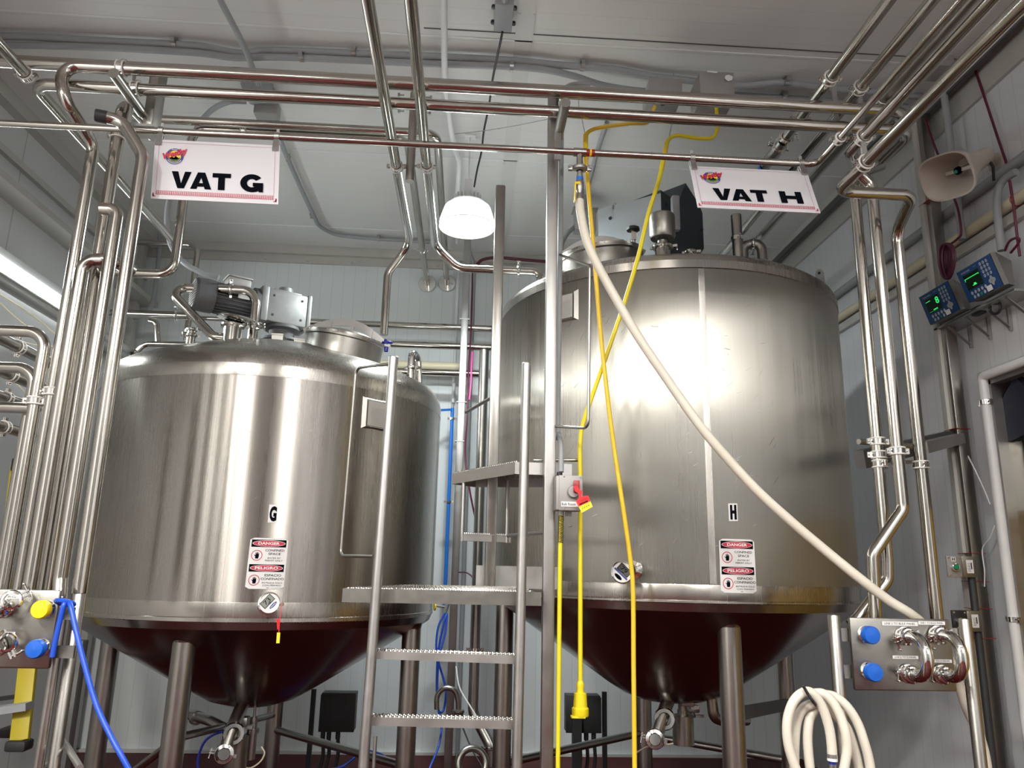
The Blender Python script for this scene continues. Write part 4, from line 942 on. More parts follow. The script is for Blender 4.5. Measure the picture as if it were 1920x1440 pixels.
# lower platform
YQf = 3.27
a = P(643, 1101, YQf); c = P(1015, 1112, YQf); zp = (a.z + c.z) / 2
g0 = Vector((a.x, YQf, zp)); g1 = Vector((c.x, YQf, zp)); yb_ = 4.05
b = B(); hh = .055
b.box(((g0.x + g1.x) / 2, YQf, zp - hh / 2), (g1.x - g0.x, .006, hh)); b.box(((g0.x + g1.x) / 2, YQf + .02, zp - .003), (g1.x - g0.x, .04, .006)); b.box((g0.x + .003, YQf + .04, zp - hh / 2), (.006, .08, hh))
b.box((g1.x - .02, (YQf + yb_) / 2, zp - hh / 2), (.006, yb_ - YQf, hh)); b.bar((g0.x + .004, YQf + .05, zp - hh / 2), (-.25, yb_, zp - hh / 2), .006, hh); b.box((-.0, yb_, zp - hh / 2), (.5, .006, hh))
pf = b.out('lower_platform', 'brushed', t)
g = B()
for j in range(13):
    y = YQf + .03 + j * .055; f_ = (y - YQf) / (yb_ - YQf); x0 = g0.x + .01 + (-.25 - g0.x) * max(0, f_ - .06); x1 = g1.x - .03
    g.box(((x0 + x1) / 2, y, zp - .010), (x1 - x0, .035, .003))
    n = int((x1 - x0) / .021)
    for i in range(n):
        for k in (-.008, .008): g.lathe([(.0068, 0), (.0055, .010), (.0035, .014)], (x0 + .021 * (i + .5 + (.5 if k > 0 else 0)), y + k, zp - .009), (0, 0, 1), 6)
g.out('platform_grating', 'chrome', pf)
# upper platform: seen from below
z2p = P(966, 866, 3.45).z
def U(u, v): return P(u, v, Z=z2p)
c0, c1_ = P(966, 866, 3.45), U(1030, 861); f0 = U(849, 888); hgt = .055
kb = Vector((c0.x + .25, f0.y + .10, z2p)); poly = [c0, Vector((c0.x + .26, c0.y + .02, z2p)), Vector((c0.x + .26, f0.y, z2p)), Vector((f0.x + .12, f0.y + .12, z2p)), f0]
b = B()
for i in range(len(poly)):
    a, c = poly[i], poly[(i + 1) % len(poly)]; b.bar(a - AX['z'] * hgt / 2, c - AX['z'] * hgt / 2, .005, hgt)
up_ = b.out('upper_platform', 'satin', t)
g = B(); g.slab([p_ - Vector((0, 0, .003)) for p_ in poly], .003)
def inside_line(s): return f0 + (c0 - f0) * s
for i in range(34):
    p_ = inside_line((i + .5) / 34) + Vector((.012, .012, -.002)); g.lathe([(.006, 0), (.005, .009), (.003, .012)], p_, (0, 0, 1), 6)
for i in range(9):
    y = c0.y + .05 + i * (f0.y - c0.y) / 9; s = (y - c0.y) / (f0.y - c0.y); x0 = c0.x + (f0.x - c0.x) * s + .02; x1 = c0.x + .25
    for k in range(int((x1 - x0) / .03)): g.lathe([(.006, 0), (.005, -.010), (.003, -.012)], (x0 + k * .03, y, z2p - .006), (0, 0, 1), 6)
g.out('platform_grating', 'brushed', up_)
b = B(); a = P(1000, 863, 3.5); b.cyl(a, a + Vector((.22, .02, .01)), .008, seg=10); b.out('platform_hoop', 'brushed', up_)
# hanging step
s0 = P(864, 1001, Y=f0.y - .1); zs_ = s0.z; s1 = P(945, 999, Z=zs_)
h0_ = Vector((s0.x, s0.y, z2p - hgt)); 
s1 = P(948, 997, Y=P(950, 890, Z=z2p).y); s1.z = zs_
b = B(); b.bar(s0 - AX['z'] * .016, s1 - AX['z'] * .016, .004, .034); n_ = Vector((.03, .05, 0)); b.bar(s0 + n_ - AX['z'] * .016, s1 + n_ - AX['z'] * .016, .004, .034); b.bar(s0 + n_ / 2, s1 + n_ / 2, .05, .003)
hs = b.out('hanging_step', 'satin', t); g = B()
for i in range(22): g.lathe([(.006, 0), (.005, .008), (.003, .010)], s0 + (s1 - s0) * ((i + .5) / 22) + n_ * .15, (0, 0, 1), 6)
g.out('tread_teeth', 'chrome', hs)
for s in (s0, s1): b = B(); b.cyl(s - AX['z'] * .035 + n_ * .2, Vector((s.x, s.y, z2p - .03)) + n_ * .2, .0105, seg=14); b.out('step_rod', 'satin', hs)
b = B(); b.cyl(s1 + n_ * .3, P(1022, 998, YPo), .009, seg=12); b.out('step_rod', 'satin', hs)
# rear square post
p2_ = P(934, 520, 3.95); post(p2_.x, p2_.y, zp - .02, P(937, 350, 3.95).z, .055, m='pipe2')
b = B(); b.cyl(P(874, 773, 4.6), P(922, 745, 3.97), .010, seg=12); b.out('tie_rod', 'satin', t)
# lower apron plate next to vat H
b = B(); a = P(893, 1060, 4.0); c = P(1045, 1063, 4.0); b.box(((a.x + c.x) / 2, 4.0, a.z - .055), (c.x - a.x, .004, .11)); b.out('toe_plate', 'satin', t)
# grab hoops
def hoop(pts, r, m='brushed'): b = B(); b.sweep(fillet(pts, .03), r, 14); return b.out('grab_handle', m, t)
A0 = P(735, 682, YD); A1 = P(668, 690, YD + .22); A2_ = P(634, 1042, YD + .22); A3 = P(700, 1043, YD)
A2_.x = A1.x - .01; hoop([A0, A1, A2_, A3], .0068)
C0_ = P(1050, 478, YPo); C1_ = P(1106, 498, YPo - .25); C2_ = P(1103, 803, YPo - .25); C3_ = P(1036, 799, YPo); hoop([C0_, C1_, C2_, C3_], .0068, 'pipe2')
# bracket arm at the post top
n1_ = P(1046, 258, 3.40); n0 = go(n1_, 'y', 'v', 192); b = B(); b.cyl(n0, n1_, .024, seg=28); b.out('bracket_arm', 'brushed', t)
b = B(); b.box(P(1055, 178, 3.36), (.05, .06, .04), bev=.004); b.bar(P(1047, 250, 3.32), P(1045, 300, 3.3), .03, .012); b.out('bracket_plate', 'satin', t)
# rear column on the wall between the vats
cq = P(860, 900, 6.6); b = B(); b.box((cq.x, cq.y, (ZT - .1) / 2), (.064, .06, ZT - .1), bev=.006); cl = tag(b.out('support_column', 'satin'), 'tall square steel column standing at the back wall between the vats', 'column')
for v in (600, 755, 828): q = go(cq, 'z', 'v', v); b = B(); b.torus((0, 0, 0), (0, 0, 1), .001, .0005, 4, 3) if False else b.box((q.x, q.y - .001, q.z), (.092, .068, .006)); b.out('cable_tie', 'label', cl)
# conduit beside the column
cq2 = P(884, 620, 7.1); cable('conduit', [P(880, 470, 7.1), P(888, 500, 7.1), P(887, 560, 7.15)] + [Vector((P(886, 600, 7.15).x, 7.18, z)) for z in (3.6, 3.0, 2.2, 1.4, .6, .03)], .02, 'grey', label='grey conduit running down the back wall beside the square column', cat='conduit', n=5)
cable('maroon_cable', [P(892, 500, 7.05), P(905, 487, 7.05), P(935, 483, 7.05), P(980, 487, 7.05), P(1040, 492, 7.05), P(1100, 497, 7.05)], .016, 'maroon', label='dark red cable along the top of the back wall right of the lamp', cat='cable')
cable('maroon_cable', [P(886, 505, 7.0), P(885, 560, 6.78), P(882, 640, 6.7), P(878, 700, 6.62), P(876, 780, 6.55), P(872, 850, 6.55), P(880, 915, 6.5), P(893, 980, 6.5), P(905, 1030, 6.5)], .008, 'maroon', label='dark red cable hanging down beside the square column', cat='cable')
cable('pink_cable', [P(886, 660, 6.5), P(884, 690, 6.45), P(883, 720, 6.42), P(880, 750, 6.4)], .010, 'pink', label='pink cable against the square column below the wall pipes', cat='cable')
cable('maroon_cable', [P(860, 1073, 6.5), P(875, 1074, 6.4), P(887, 1085, 6.3), P(890, 1110, 6.3)], .006, 'maroon', label='short dark red cable loop above the lower platform', cat='cable')
cable('white_line_pipe', [P(860, 474, 7.22), P(859, 484, 7.22)] + [Vector((P(856, 600, 7.22).x, 7.22, P(856, v, 7.22).z)) for v in (530, 600, 680, 755)], .017, 'white', label='white plastic pipe down the back wall to the blue valve', cat='pipe', n=4)
# blue line with valve
bx = P(847, 800, 6.9); BL = pipe('blue_water_pipe', [Vector((bx.x, 6.9, P(847, 765, 6.9).z)), Vector((bx.x, 6.9, P(840, 1135, 6.9).z))], .0165, 'bluepipe', label='blue pipe dropping down the back wall right of vat G', cat='pipe')
b = B(); q = Vector((bx.x, 6.9, P(847, 768, 6.9).z)); b.bar(q, P(826, 769, 6.8), .02, .02); b.out('valve_lever', 'bluepipe', BL)
b = B(); b.cyl(q - Vector((0, 0, .02)), q + Vector((0, 0, .05)), .012, seg=12); b.out('valve_body', 'greybox', BL)
for v in (785, 941): clamp(BL, go(bx, 'z', 'v', v), (0, 0, 1), .0165, (1, 0, 0), gasket=False, wid=.02)
q = P(834, 1138, 6.8); b = B(); b.cyl(q + Vector((.03, 0, .05)), q + Vector((0, 0, -.05)), .018, seg=14); b.cyl(q, q + Vector((-.09, -.02, .01)), .010, seg=12); fv = b.out('spigot', 'greybox', BL)
b = B(); b.lathe([(0, -.006), (.035, -.006), (.035, .006), (0, .006)], P(815, 1137, 6.75), (1, .3, 0), 14); b.out('spigot_handle', 'yellowcap', BL)
hb = [P(834, 1150, 6.75), P(822, 1175, 6.72), P(818, 1210, 6.7), P(822, 1240, 6.7), P(832, 1275, 6.68), P(836, 1300, 6.65), P(832, 1330, 6.65), P(824, 1335, 6.6), P(820, 1315, 6.6), P(819, 1270, 6.6), P(822, 1220, 6.6), P(832, 1170, 6.62), P(838, 1152, 6.65),
      P(834, 1190, 6.6), P(824, 1230, 6.55), P(820, 1280, 6.55), P(822, 1330, 6.5), P(828, 1360, 6.5), P(822, 1400, 6.4), P(806, 1440, 6.3), P(796, 1470, 6.2)]
cable('blue_air_hose', hb, .009, 'blue', label='blue hose hanging in loops from the spigot between the vats', cat='hose')
# grey hook pipe and ribbons near the column base
cable('bent_drain_pipe', [P(819, 1330, 6.3), P(820, 1305, 6.3), P(832, 1291, 6.3), P(850, 1293, 6.3), P(858, 1310, 6.3), P(860, 1340, 6.3), P(860, 1360, 6.3)], .021, 'pipe2', label='hook shaped steel drain pipe in front of the column foot', cat='pipe')
q = P(860, 1335, 6.3); b = B(); b.lathe([(.02, -.05), (.038, -.045), (.038, -.01), (.045, 0), (.045, .015), (.02, .02)], q, (0, 0, 1), 20); tag(b.out('pipe_fitting', 'satin'), 'dark clamp fitting under the hook shaped drain pipe', 'fitting')
cable('grey_cord', [P(855, 1250, 6.4), P(862, 1290, 6.2), P(885, 1330, 6.05), P(915, 1380, 5.95), P(935, 1430, 5.9), P(945, 1470, 5.85)], .006, 'gasket', label='thin pale cord slanting down beside the column', cat='cord')
cable('grey_cord', [P(868, 1365, 6.2), P(885, 1405, 6.1), P(905, 1440, 6.0), P(915, 1460, 6)], .006, 'black', label='thin black cord slanting to the floor beside the column', cat='cord')
q = P(885, 1432, 5.9); b = B(); b.torus(q, (.2, -1, .3), .10, .026, 32, 12); tag(b.out('coupling_ring', 'brushed'), 'round steel coupling lying low between the ladder rails', 'coupling')
b = B(); q = P(704, 1380, 3.9); b.cyl((q.x, q.y, P(698, 1465, 3.9).z - .35), q, .009, seg=12); tag(b.out('floor_rod', 'satin'), 'short thin steel rod standing by the left ladder rail', 'rod')

# ================================================================== SIGNS ON THE RAIL
def vat_sign(tl, tr, bl, letter, label):
    o = tl; ex = (tr - tl); ey = (tl - bl); n = ex.cross(ey).normalized()
    t = empty('vat_sign', bl, label, 'sign')
    O = bl
    b = B(); b.prism([(0, 0), (1, 0), (1, 1), (0, 1)], ex, ey, n, O - n * .004, .004); b.out('board', 'paper', t)
    b = B(); f = flat(O, ex, ey, .0012); f1 = flat(O, ex, ey, .0018); f2 = flat(O, ex, ey, .0024); f3 = flat(O, ex, ey, .0032)
    lw, lh = .0022, .0045
    for q in ((.035, .07, .035 + lw, .955), (.965 - lw, .07, .965, .955), (.035, .955 - lh, .965, .955), (.035, .07, .965, .07 + lh)): quad(b, f, *q, 'signpink')
    # patterned border strip of small marks
    N_ = 64
    quad(b, f, .035, .075, .965, .078, 'signred'); quad(b, f, .035, .135, .965, .139, 'signred')
    for i in range(N_):
        x = .037 + .926 * i / N_; wd = .926 / N_
        for yy in (.082, .098, .116): b.face([f1(x + wd * .12, yy), f1(x + wd * .62, yy), f1(x + wd * .85, yy + .013), f1(x + wd * .35, yy + .013)], 'signred')
    for (x, sx) in ((.012, 1), (.988, -1)):
        for (y, sy) in ((.035, 1), (.965, -1)):
            b.face([f(x, y), f(x + sx * .03, y), f(x + sx * .012, y + sy * .022), f(x, y + sy * .06)], 'signred'); b.face([f(x, y), f(x + sx * .009, y + sy * .01), f(x + sx * .009, y + sy * .06), f(x, y + sy * .06)], 'signred')
    # lettering
    h0, h1 = .19, .47
    if letter == 'G': spans = ((.15, .62), (.70, .885))
    else: spans = ((.15, .60), (.70, .885))
    x0, x1 = spans[0]; W = x1 - x0
    lay = [.0018]
    def poly(pts, m='ink'): lay[0] += .00008; fz = flat(O, ex, ey, lay[0]); b.face([fz(x, y) for x, y in pts], m)
    H_ = h1 - h0
    def Y(q): return h0 + H_ * q
    # V
    a, c = x0, x0 + W * .335; mid = (a + c) / 2; s = .052
    poly([(a, Y(1)), (a + s, Y(1)), (mid + .0, Y(.30)), (mid + .012, Y(0)), (mid - .026, Y(0))]); poly([(c, Y(1)), (c - s, Y(1)), (mid, Y(.30)), (mid - .026, Y(0)), (mid + .026, Y(0))])
    # A
    a, c = x0 + W * .325, x0 + W * .68; mid = (a + c) / 2
    poly([(a, Y(0)), (a + .05, Y(0)), (mid, Y(.68)), (mid + .0, Y(1)), (mid - .029, Y(1))]); poly([(c, Y(0)), (c - .052, Y(0)), (mid, Y(.68)), (mid, Y(1)), (mid + .029, Y(1))])
    poly([(mid - .052, Y(.15)), (mid + .052, Y(.15)), (mid + .035, Y(.36)), (mid - .035, Y(.36))])
    # T
    a, c = x0 + W * .69, x1; mid = (a + c) / 2; poly([(a, Y(.74)), (c, Y(.74)), (c, Y(1)), (a, Y(1))]); poly([(mid - .027, Y(0)), (mid + .027, Y(0)), (mid + .027, Y(.76)), (mid - .027, Y(.76))])
    a, c = spans[1]
    if letter == 'H':
        poly([(a, Y(0)), (a + .053, Y(0)), (a + .053, Y(1)), (a, Y(1))]); poly([(c, Y(0)), (c - .053, Y(0)), (c - .053, Y(1)), (c, Y(1))]); poly([(a + .05, Y(.36)), (c - .05, Y(.36)), (c - .05, Y(.64)), (a + .05, Y(.64))])
    else:
        mx_, my = (a + c) / 2 - .004, Y(.5); rx, ry = (c - a) / 2, H_ * .54; K = 26
        for k in range(K):
            t0, t1 = [math.radians(38 + (352 - 38) * (k + d_) / K) for d_ in (0, 1)]
            ii = .47
            poly([(mx_ + rx * ii * .9 * math.cos(t0), my + ry * ii * math.sin(t0)), (mx_ + rx * math.cos(t0), my + ry * math.sin(t0)), (mx_ + rx * math.cos(t1), my + ry * math.sin(t1)), (mx_ + rx * ii * .9 * math.cos(t1), my + ry * ii * math.sin(t1))])
        poly([(mx_ + .008, Y(.30)), (mx_ + rx * .98, Y(.30)), (mx_ + rx * .98, Y(.52)), (mx_ + .008, Y(.52))]); poly([(mx_ + rx * .6, Y(-.02)), (mx_ + rx * .98, Y(-.02)), (mx_ + rx * .98, Y(.4)), (mx_ + rx * .6, Y(.4))])
    # round emblem with script
    cx_, cy_ = .165, .72; ra_ = .072; ry_ = ra_ * ex.length / ey.length
    disc(b, f, cx_, cy_, ra_ + .004, ry_ + .006, 'label', 40); disc(b, f1, cx_, cy_, ra_, ry_, 'logoblue', 40); disc(b, f2, cx_, cy_, ra_ * .70, ry_ * .70, 'logoyel', 32)
    b.face([f3(cx_ + ra_ * .66 * math.cos(math.radians(a_)), cy_ + ry_ * .66 * math.sin(math.radians(a_))) for a_ in range(195, 346, 15)], 'logogrn')
    b.face([f3(cx_ + ra_ * q0, cy_ + ry_ * q1) for q0, q1 in ((-.55, -.28), (-.3, -.05), (-.1, -.2), (.15, .02), (.5, -.25), (.3, -.4), (-.2, -.4))], 'ink')
    f4 = flat(O, ex, ey, .0038); f5 = flat(O, ex, ey, .0044)
    put_text(b, 'Westby', (cx_ - ra_ * 1.35, cy_ - ry_ * .42, cx_ + ra_ * 1.35, cy_ + ry_ * .98), f4, 'signred', .06, .3, rot=.30)
    for k in range(5): quad(b, f2, cx_ + ra_ * (-.34 + .13 * k), cy_ + ry_ * .76, cx_ + ra_ * (-.26 + .13 * k), cy_ + ry_ * .88, 'label')
    # lower arc of pale marks round the ring
    for k in range(16):
        a_ = math.radians(215 + 110 * k / 15); b.face([f2(cx_ + ra_ * r_ * math.cos(a_ + d_), cy_ + ry_ * r_ * math.sin(a_ + d_)) for r_, d_ in ((.78, -.03), (.92, -.03), (.92, .03), (.78, .03))], 'label')
    b.out('print', 'ink', t)
    for s in (.03, .965):
        p_ = tl + ex * s; q = Vector((p_.x, 3.3, zS))
        c_ = B(); c_.lathe([(.0165, -.011), (.021, -.011), (.021, .011), (.0165, .011)], q, (1, 0, 0), 20, close=True); c_.bar(q + Vector((0, -.008, -.02)), p_ - ey * .10 + n * .007, .028, .008, n)
        c_.bar(q + Vector((0, .008, -.02)), p_ - ey * .10 - n * .009, .028, .008, n); c_.bar(q + Vector((0, 0, .02)), q + Vector((0, 0, .04)), .012, .008); c_.out('hanging_clip', 'satin', t)
ys = 3.285
vat_sign(P(291, 261, ys), P(525, 273, ys), P(282.5, 372, ys), 'G', 'white printed sign reading VAT G hanging from the thin rail')
tl, tr = P(1293, 311, ys), P(1513, 322, ys)
# the lower edge of this one swings toward the camera
blp = P(1308.5, 388.5, ys - .105)
vat_sign(tl, tr, blp, 'H', 'white printed sign reading VAT H hanging tilted from the thin rail')
# ================================================================== CEILING CONDUITS AND BOXES
def ceil_line(name, pts, r, m, label, cat='conduit', dz=None, clips=(), n=6):
    z = ZT - (dz if dz is not None else r + .015)
    o = cable(name, [P(u, v, Z=z) for u, v in pts], r, m, label=label, cat=cat, seg=14, n=n)
    for u, v in clips:
        q = P(u, v, Z=z); b = B(); b.lathe([(r, -.012), (r + .006, -.012), (r + .006, .012), (r, .012)], q, (1, 0, 0), 16, close=True); b.box(q + Vector((0, .0, r + .006)), (.03, .05, .012)); b.box(q + Vector((0, -r - .02, .0)), (.024, .02, .03)); b.out('conduit_clip', 'satin', o)
    return o
ceil_line('conduit', [(-60, 66), (0, 68), (55, 69), (110, 72), (220, 78), (325, 83), (380, 87), (420, 95), (455, 100), (500, 95), (560, 96), (640, 99), (740, 103), (880, 109), (980, 115), (1050, 122), (1153, 130), (1220, 143), (1300, 152), (1316, 157)], .022, 'grey',
          'front grey conduit of the pair across the ceiling, ending at the right junction box', clips=((328, 83), (664, 100), (1092, 125)))
ceil_line('conduit', [(-60, 82), (0, 84), (110, 86), (220, 90), (325, 96), (380, 100), (440, 108), (500, 107), (560, 108), (640, 112), (800, 119), (940, 124), (1017, 130), (1073, 142), (1123, 158), (1170, 167), (1216, 172)], .021, 'grey',
          'rear grey conduit of the pair across the ceiling, ending at the left junction box', clips=((566, 108), (959, 127)), dz=.078)
ceil_line('conduit', [(1370, 160), (1410, 160), (1455, 155), (1490, 158), (1540, 164), (1640, 173), (1760, 184)], .022, 'grey', 'grey conduit on the ceiling from the right junction box toward the right wall', clips=((1473, 155),))
ceil_line('conduit', [(1368, 180), (1430, 184), (1470, 186), (1560, 192), (1700, 202)], .028, 'grey', 'thick dark conduit on the ceiling just behind the one from the right junction box', clips=((1468, 184),))
ceil_line('conduit', [(408, -20), (413, 0), (440, 52), (460, 93), (473, 127), (485, 158)], .018, 'grey', 'grey conduit coming from the camera side to the round ceiling box', dz=.125)
ceil_line('conduit', [(500, 195), (517, 240), (545, 310), (587, 402), (600, 424), (625, 438), (660, 444), (710, 448), (760, 451), (806, 454)], .019, 'grey', 'grey conduit from the round ceiling box bending right along the ceiling', clips=((540, 298), (585, 405), (710, 448)))
ceil_line('ceiling_pipe', [(832, -20), (833, 60), (834, 153), (838, 185), (845, 240), (853, 280), (861, 302), (860, 335), (856, 400), (858, 455)], .019, 'white', 'white plastic pipe along the ceiling passing left of the lit lamp', cat='pipe', dz=.125)
ceil_line('black_cord', [(942, 60), (938, 80), (932, 107), (923, 153), (917, 197), (907, 247), (903, 283), (895, 317), (889, 350)], .007, 'black', 'thin black cord along the ceiling to the lit lamp', cat='cord', dz=.11)
ceil_line('conduit', [(1138, 230), (1120, 283), (1107, 333), (1098, 362), (1092, 388)], .017, 'grey', 'grey conduit on the ceiling leading to the box above the manhole of vat H')
cable('flexible_conduit', [P(1078, 425, 5.8), P(1062, 440, 5.7), P(1052, 462, 5.6), P(1051, 490, 5.5), P(1054, 540, 5.4)], .02, 'grey', label='grey flexible conduit curving down behind the manhole of vat H', cat='conduit')
yb = P(487, 180, Z=4.6).y
cable('flexible_conduit', [P(462, 190, yb), P(425, 192, yb), P(385, 218, 4.9), P(345, 285, 4.95), P(322, 350, 5.05), P(313, 410, 5.15), P(320, 458, 5.2), P(342, 490, 5.15), P(375, 510, 5.15), P(410, 521, 5.15)], .019, 'grey', label='grey flexible conduit hanging from the ceiling box to the gear motor of vat G', cat='conduit')
cable('conduit', [P(1107, 158, 3.75), P(1085, 157, 3.75), P(1068, 160, 3.7), P(1056, 172, 3.55), P(1053, 200, 3.48), P(1052, 330, 3.48), P(1049, 560, 3.48), P(1046, 800, 3.47), P(1049, 815, 3.45), P(1052, 840, 3.4), P(1052, 885, 3.38)], .0125, 'grey', label='grey conduit running down behind the centre post to the switch box', cat='conduit')
def jbox(name, u0, v0, u1, v1, Y, dep, m, label, bolts=True, cat='junction box'):
    a, c = P(u0, v1, Y), P(u1, v0, Y); t = B(); lo = (min(a.x, c.x), Y, a.z); hi = (max(a.x, c.x), Y + dep, c.z); t.box((Vector(lo) + Vector(hi)) / 2, Vector(hi) - Vector(lo), bev=.004)
    o = tag(t.out(name, m), label, cat)
    b = B(); b.box(((lo[0] + hi[0]) / 2, Y - .002, (lo[2] + hi[2]) / 2), (hi[0] - lo[0] + .006, .006, hi[2] - lo[2] + .006), bev=.002)
    if bolts:
        for sx in (lo[0] + .012, hi[0] - .012):
            for sz in (lo[2] + .012, hi[2] - .012): b.lathe([(0, .004), (.005, .003), (.005, 0)], (sx, Y - .004, sz), (0, -1, 0), 8)
    b.out('box_cover', m, o); return o, lo, hi
yj = P(1240, 148, Z=ZT).y - .1
o, lo, hi = jbox('junction_box', 1218, 150, 1277, 184, 3.95, .18, 'greybox', 'left grey junction box above the right half of the rack pipes')
b = B(); q = P(1243, 196, 3.98); b.cyl(q, q + Vector((0, 0, .06)), .014, seg=12); b.out('cable_gland', 'black', o)
o, lo, hi = jbox('junction_box', 1314, 138, 1374, 187, 3.9, .2, 'greybox', 'right grey junction box with white paint spots above the rack pipes')
b = B(); f = flat((lo[0], 3.886, lo[2]), (1, 0, 0), (0, 0, 1)); W = hi[0] - lo[0]; H = hi[2] - lo[2]
b.face([f(W * .2, H * .95), f(W * .5, H * .93), f(W * .52, H * .99), f(W * .22, H * 1.0)]); b.out('paint_spot', 'white', o); b = B(); b.face([f(W * .72, H * .75), f(W * .82, H * .66), f(W * .95, H * .72), f(W * .97, H * .84), f(W * .85, H * .9), f(W * .75, H * .86)]); b.out('paint_spot', 'white', o)
z_ = ZT - .05
q0, q1 = P(931, 60, Z=z_), P(958, 10, Z=z_); b = B(); b.box(((q0.x + q1.x) / 2, (q0.y + q1.y) / 2, ZT - .025), (.105, abs(q1.y - q0.y), .05), bev=.004); o = tag(b.out('ceiling_box', 'grey'), 'grey box on the ceiling at the top centre with a conduit', 'junction box')
for sx in (-.06, .06):
    for sy in (.3, .85): b = B(); b.lathe([(0, .02), (.012, .018), (.012, 0)], ((q0.x + q1.x) / 2 + sx, q0.y + (q1.y - q0.y) * sy, ZT - .03), (0, 0, -1), 8); b.out('box_bolt', 'black', o)
b = B(); b.cyl(((q0.x + q1.x) / 2, q1.y - .02 + .0, ZT - .04), ((q0.x + q1.x) / 2, 1.5, ZT - .04), .018, seg=14); b.out('conduit_stub', 'grey', o)
q = P(487, 172, Z=ZT - .04); b = B(); b.box((q.x, q.y, ZT - .04), (.20, .24, .08), bev=.03); o = tag(b.out('ceiling_box', 'grey'), 'grey box on the ceiling behind the rack right of the sign for G', 'junction box')
b = B(); b.box((q.x + .02, q.y + .14, ZT - .09), (.16, .1, .1), bev=.01); b.out('box_hub', 'greybox', o)
q0, q1 = P(1078, 430, 5.75), P(1118, 392, 5.75); b = B(); b.box(((q0.x + q1.x) / 2, 5.8, (q0.z + q1.z) / 2), (q1.x - q0.x, .12, q1.z - q0.z), bev=.005); b.box(((q0.x + q1.x) / 2, 5.8, ZT - .12), (.04, .04, .24)); o = tag(b.out('junction_box', 'greybox'), 'grey junction box hanging above the manhole of vat H', 'junction box')
b = B(); b.box(((q0.x + q1.x) / 2, 5.8, q1.z + .004), (q1.x - q0.x + .03, .15, .008)); b.out('box_lid', 'greybox', o)
q = P(1760, 128, Z=ZT - .04); b = B(); b.box((q.x, q.y, ZT - .04), (.1, .16, .08), bev=.005); tag(b.out('ceiling_box', 'greybox'), 'small grey box on the ceiling behind the overhead pipes at the top right', 'junction box')
# hanging wires
for (a, c, L_) in ((P(1085, 196, 4.3), P(1098, 255, 3.6), 'thin steel wire above the rail tee'), (P(1265, 204, 4.2), P(1254, 262, 3.7), 'thin steel wire holding the yellow cord under the junction box')):
    b = B(); b.cyl(a, c, .0022, seg=6); a2 = Vector((a.x, a.y, ZT)); b.cyl(a, a2, .0022, seg=6); tag(b.out('suspension_wire', 'satin'), L_, 'wire')
cable('thin_wire', [P(845, 252, 4.9), P(900, 246, 4.6), P(960, 237, 4.2), P(1035, 222, 3.6)], .0025, 'satin', label='thin sagging wire between the ceiling pipe and the centre post', cat='wire')

# ================================================================== TEE, VALVE, CREAM HOSE
rail_y = 3.3
q = Vector((P(1087, 288, 3.3).x, 3.3, zS)); vz = lambda v: P(1087, v, 3.3).z
t = empty('hose_valve', (q.x, q.y, vz(380)), 'steel valve with yellow lever hanging from a tee on the sign rail', 'valve')
b = B(); b.cyl(q, (q.x, q.y, vz(313)), .0155, seg=20); b.lathe([(.0165, -.03), (.021, -.03), (.021, .03), (.0165, .03)], q, (1, 0, 0), 20, close=True); b.out('tee_stub', 'pipe', t)
b = B(); b.lathe([(.016, -.012), (.034, -.008), (.036, 0), (.034, .008), (.016, .012)], (q.x, q.y, vz(316)), (0, 0, 1), 24)
for s in (-1, 1): b.box((q.x + s * .045, q.y, vz(316)), (.022, .022, .026), bev=.003); b.cyl((q.x + s * .05, q.y - .02, vz(316)), (q.x + s * .05, q.y + .02, vz(316)), .005, seg=8)
b.out('clamp_union', 'satin', t)
b = B(); b.lathe([(.012, vz(322)), (.016, vz(332)), (.015, vz(338)), (.020, vz(342)), (.020, vz(356)), (.014, vz(360)), (.014, vz(366)), (.017, vz(368)), (.017, vz(378)), (.014, vz(379))], (q.x, q.y, 0), (0, 0, 1), 20); b.out('valve_body', 'satin', t)
b = B(); b.lathe([(.0165, vz(333)), (.0165, vz(339))], (q.x, q.y, 0), (0, 0, 1), 20); b.out('blue_tape', 'bluepipe', t)
b = B(); b.bar((q.x - .024, q.y - .022, vz(349)), (q.x - .028, q.y - .026, vz(384)), .006, .018, bev=.002); b.bar((q.x, q.y - .018, vz(346)), (q.x - .026, q.y - .023, vz(348)), .005, .012); b.out('lever', 'yellowcap', t)
hp = [Vector((q.x, q.y, vz(376))), P(1089, 400, 3.29), P(1100, 450, 3.28), P(1122, 500, 3.27), P(1155, 560, 3.26), P(1196, 630, 3.25), P(1250, 710, 3.24), P(1310, 795, 3.22), P(1360, 855, 3.22), P(1420, 920, 3.22), P(1480, 975, 3.22), P(1545, 1030, 3.22), P(1610, 1083, 3.2), P(1665, 1125, 3.2), P(1715, 1157, 3.2),
      P(1760, 1200, 3.3), P(1790, 1262, 3.3), P(1812, 1325, 3.3), P(1838, 1385, 3.3), P(1850, 1440, 3.3), P(1852, 1500, 3.3)]
cable('cream_hose', hp, .0205, 'hose', label='long cream hose sagging from the valve across the front of vat H', cat='hose', seg=18, n=8)
